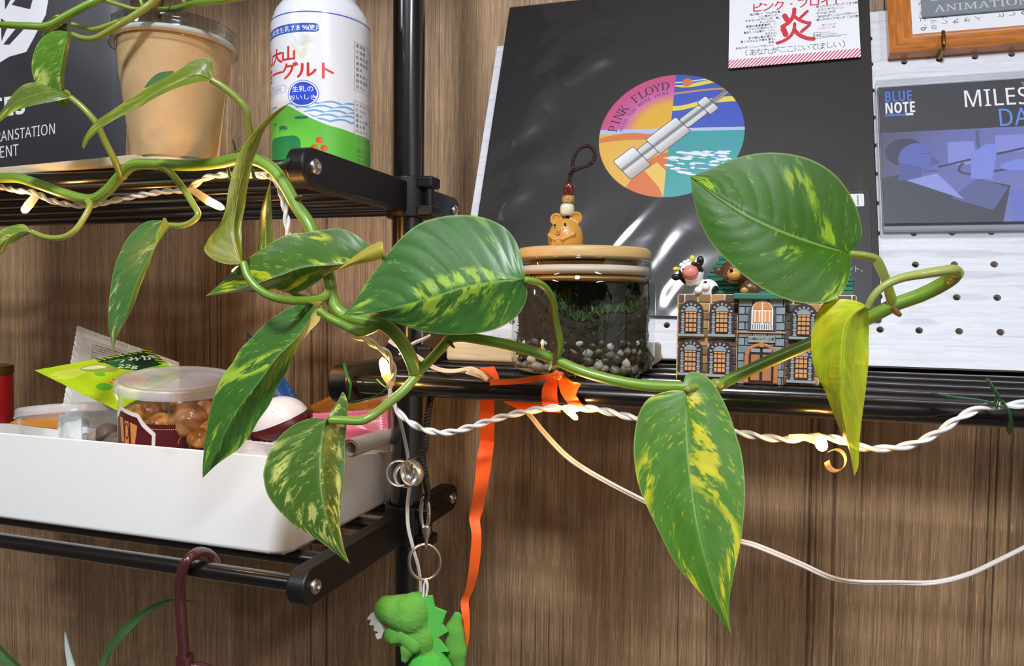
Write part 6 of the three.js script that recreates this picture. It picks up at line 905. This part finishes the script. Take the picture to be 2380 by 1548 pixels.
  // the yellow leaf at the right
  leaf({ base: [150, 184, 40], amt: 0.78, side: -1, solid: 0.12, streak: [206, 208, 24], rib: [120, 160, 60], d: [0.31, 0.318], o: [0.010, 0.012], bow: -0.006, amp: 0.0002, tr: 0.25,
    mid: [[2014, 712], [1985, 728], [1966, 760], [1959, 819], [1957, 889], [1958, 955], [1970, 1020], [1985, 1107]],
    a: [[2006, 706], [1985, 698], [1957, 695], [1931, 698], [1910, 710], [1896, 738], [1887, 773], [1885, 796], [1889, 842], [1903, 884], [1914, 902], [1932, 950], [1954, 1004], [1974, 1045], [1981, 1078]],
    b: [[2017, 718], [2020, 749], [2019, 796], [2019, 836], [2011, 915], [2002, 983], [1997, 1037], [1994, 1088]] });
  // the rolled young leaf at the left
  leaf({ base: OL, amt: 0.46, streak: [168, 150, 40], rib: [140, 150, 60], d: [0.312, 0.328], o: [-0.004, 0.006], amp: 0.00025, tr: 0.08,
    mid: [[564, 614], [550, 580], [542, 535], [548, 480], [556, 430], [566, 388], [580, 348], [603, 308], [640, 266], [674, 239]],
    a: [[527, 614], [494, 602], [475, 582], [483, 558], [512, 519], [525, 481], [530, 445], [538, 411], [548, 375], [566, 338], [588, 310], [624, 270]],
    b: [[563, 590], [562, 558], [562, 520], [569, 481], [574, 442], [582, 403], [592, 365], [605, 328], [616, 300], [642, 270]] });
  // the variegated leaf pointing left
  leaf({ base: [52, 92, 34], amt: 0.52, tip: 0.25, streak: [176, 184, 30], d: [0.333, 0.315], o: [0.012, 0.010], bow: -0.003, amp: 0.0004,
    mid: [[870, 595], [845, 606], [786, 615], [700, 622], [650, 640], [580, 665], [477, 689]],
    a: [[868, 574], [843, 558], [817, 540], [786, 531], [747, 535], [708, 541], [677, 543], [644, 556], [618, 574], [584, 595], [553, 620], [515, 656]],
    b: [[850, 608], [815, 618], [781, 628], [760, 638], [729, 662], [698, 678], [670, 681], [636, 672], [605, 679], [558, 679], [502, 686]],
    fold: [{ a: [[893, 598], [889, 562], [858, 572], [812, 604], [781, 630]], b: [[893, 598], [888, 600], [863, 608], [825, 615], [781, 631]], d: 0.326, k: -0.002, c: 0xb9a83e }] });
  // the leaf hanging below the shelf end
  leaf({ base: [62, 100, 44], amt: 0.56, tip: 0.3, streak: [200, 204, 110], d: [0.32, 0.312], o: [0.006, 0.016], bow: -0.004, amp: 0.0003,
    mid: [[760, 975], [752, 1000], [746, 1040], [744, 1090], [748, 1150], [764, 1220], [790, 1280], [813, 1311]],
    a: [[733, 971], [702, 978], [676, 992], [647, 1018], [627, 1049], [614, 1088], [612, 1105], [620, 1146], [643, 1181], [681, 1219], [722, 1245], [762, 1271], [797, 1300]],
    b: [[770, 955], [786, 930], [797, 911], [806, 927], [808, 958], [806, 990], [802, 1023], [800, 1098], [795, 1143], [791, 1187], [791, 1230], [800, 1274]] });
  // the long leaf over the tray
  leaf({ base: [50, 98, 40], amt: 0.37, streak: [164, 196, 60], d: [0.328, 0.322], o: [0.009, 0.010], bow: -0.006, amp: 0.0004,
    mid: [[735, 716], [697, 778], [645, 829], [603, 886], [562, 938], [526, 997], [500, 1057], [471, 1111]],
    a: [[725, 706], [706, 706], [676, 713], [645, 731], [611, 757], [585, 785], [559, 811], [539, 845], [521, 868], [503, 906], [486, 966], [475, 1036], [471, 1085]],
    b: [[726, 733], [707, 767], [691, 808], [671, 855], [645, 901], [624, 945], [603, 974], [580, 1013], [552, 1046], [521, 1067], [500, 1083]],
    fold: [{ a: [[734, 715], [722, 735], [708, 768], [698, 796]], b: [[742, 722], [744, 742], [720, 770], [699, 796]], d: 0.327, k: 0.001, c: 0xdcc878 }] });
  // the slim leaf under the upper shelf
  leaf({ base: [60, 110, 62], amt: 0.3, streak: [206, 200, 130], d: [0.345, 0.34], o: [0.008, 0.010], bow: -0.004, amp: 0.0002,
    mid: [[378, 512], [367, 533], [357, 579], [328, 633], [307, 688], [292, 735], [271, 777], [263, 818]],
    a: [[369, 512], [344, 514], [318, 530], [295, 556], [279, 587], [266, 623], [258, 662], [253, 705], [252, 752], [257, 788]],
    b: [[394, 524], [380, 546], [362, 574], [344, 623], [326, 667], [313, 705], [289, 754], [271, 786]],
    fold: [{ a: [[378, 508], [384, 506], [390, 516], [394, 524]], b: [[370, 560], [374, 545], [384, 535], [394, 525]], d: 0.343, c: 0xa89a34 }] });
  // the thin one behind it
  leaf({ base: [84, 108, 40], amt: 0.42, d: [0.336, 0.34], o: [0.004, 0.006], amp: 0.0002, mid: [[618, 590], [617, 540], [620, 480], [626, 440], [631, 411]], a: [[600, 585], [601, 558], [605, 500], [615, 460], [624, 434]], b: [[638, 585], [636, 558], [632, 494], [629, 434]] });
  // four around the paper cup
  leaf({ base: [76, 128, 44], amt: 0.62, streak: [206, 216, 120], d: [0.33, 0.34], o: [0.006, 0.008], bow: -0.003, amp: 0.0003, mid: [[158, 74], [154, 95], [147, 130], [139, 180], [146, 220], [160, 254]], a: [[140, 71], [111, 78], [88, 101], [75, 137], [75, 170], [86, 198], [110, 222], [140, 245]], b: [[165, 60], [165, 90], [155, 145], [149, 186], [151, 212], [157, 240]] });
  leaf({ base: [52, 72, 26], amt: 0.3, d: [0.345, 0.35], o: [0.004, 0.004], amp: 0.0002, mid: [[156, 66], [140, 62], [118, 70], [98, 86]], a: [[154, 46], [136, 34], [118, 42], [104, 60]], b: [[150, 84], [132, 94], [114, 96]] });
  leaf({ base: [78, 104, 44], amt: 0.36, side: 1, d: [0.335, 0.315], o: [0.010, -0.004], amp: 0.0003, mid: [[165, 227], [126, 213], [75, 222], [32, 242], [0, 270], [-60, 333]], a: [[162, 214], [124, 196], [90, 191], [57, 196], [34, 214], [13, 243], [0, 262], [-40, 305]], b: [[140, 233], [103, 240], [65, 248], [31, 261], [0, 283], [-40, 318]] });
  leaf({ base: [88, 112, 36], amt: 0.44, streak: [170, 168, 60], d: [0.335, 0.312], o: [0.008, -0.006], bow: -0.006, amp: 0.00025, mid: [[494, 186], [455, 176], [400, 195], [350, 222], [300, 255], [250, 284], [215, 314], [195, 347]], a: [[495, 160], [491, 138], [473, 134], [444, 142], [419, 160], [388, 178], [360, 193], [336, 207], [297, 232], [258, 258], [227, 279], [204, 305], [191, 338]], b: [[470, 190], [439, 196], [400, 209], [362, 227], [318, 253], [271, 276], [233, 300], [207, 326]],
    fold: [{ a: [[334, 204], [350, 184], [368, 170], [402, 164]], b: [[346, 204], [366, 192], [388, 180], [404, 168]], d: 0.338, c: 0x4f7a44, l: 'green upper side showing over the fold' }] });
  // at the left edge
  leaf({ base: [92, 128, 52], amt: 0.52, streak: [206, 204, 120], d: [0.345, 0.335], o: [0.006, 0.006], amp: 0.0002, mid: [[75, 540], [50, 538], [20, 552], [0, 568], [-60, 630]], a: [[62, 526], [54, 521], [26, 525], [0, 536], [-40, 575]], b: [[57, 549], [26, 569], [0, 594], [-40, 626]] });
}

// ───────────────────────── shadows, done ─────────────────────────
scene.traverse((o) => { if (o.isMesh) { o.castShadow = true; o.receiveShadow = true; } if (o.isLight && o.shadow) o.castShadow = true; });
renderer.render(scene, camera);
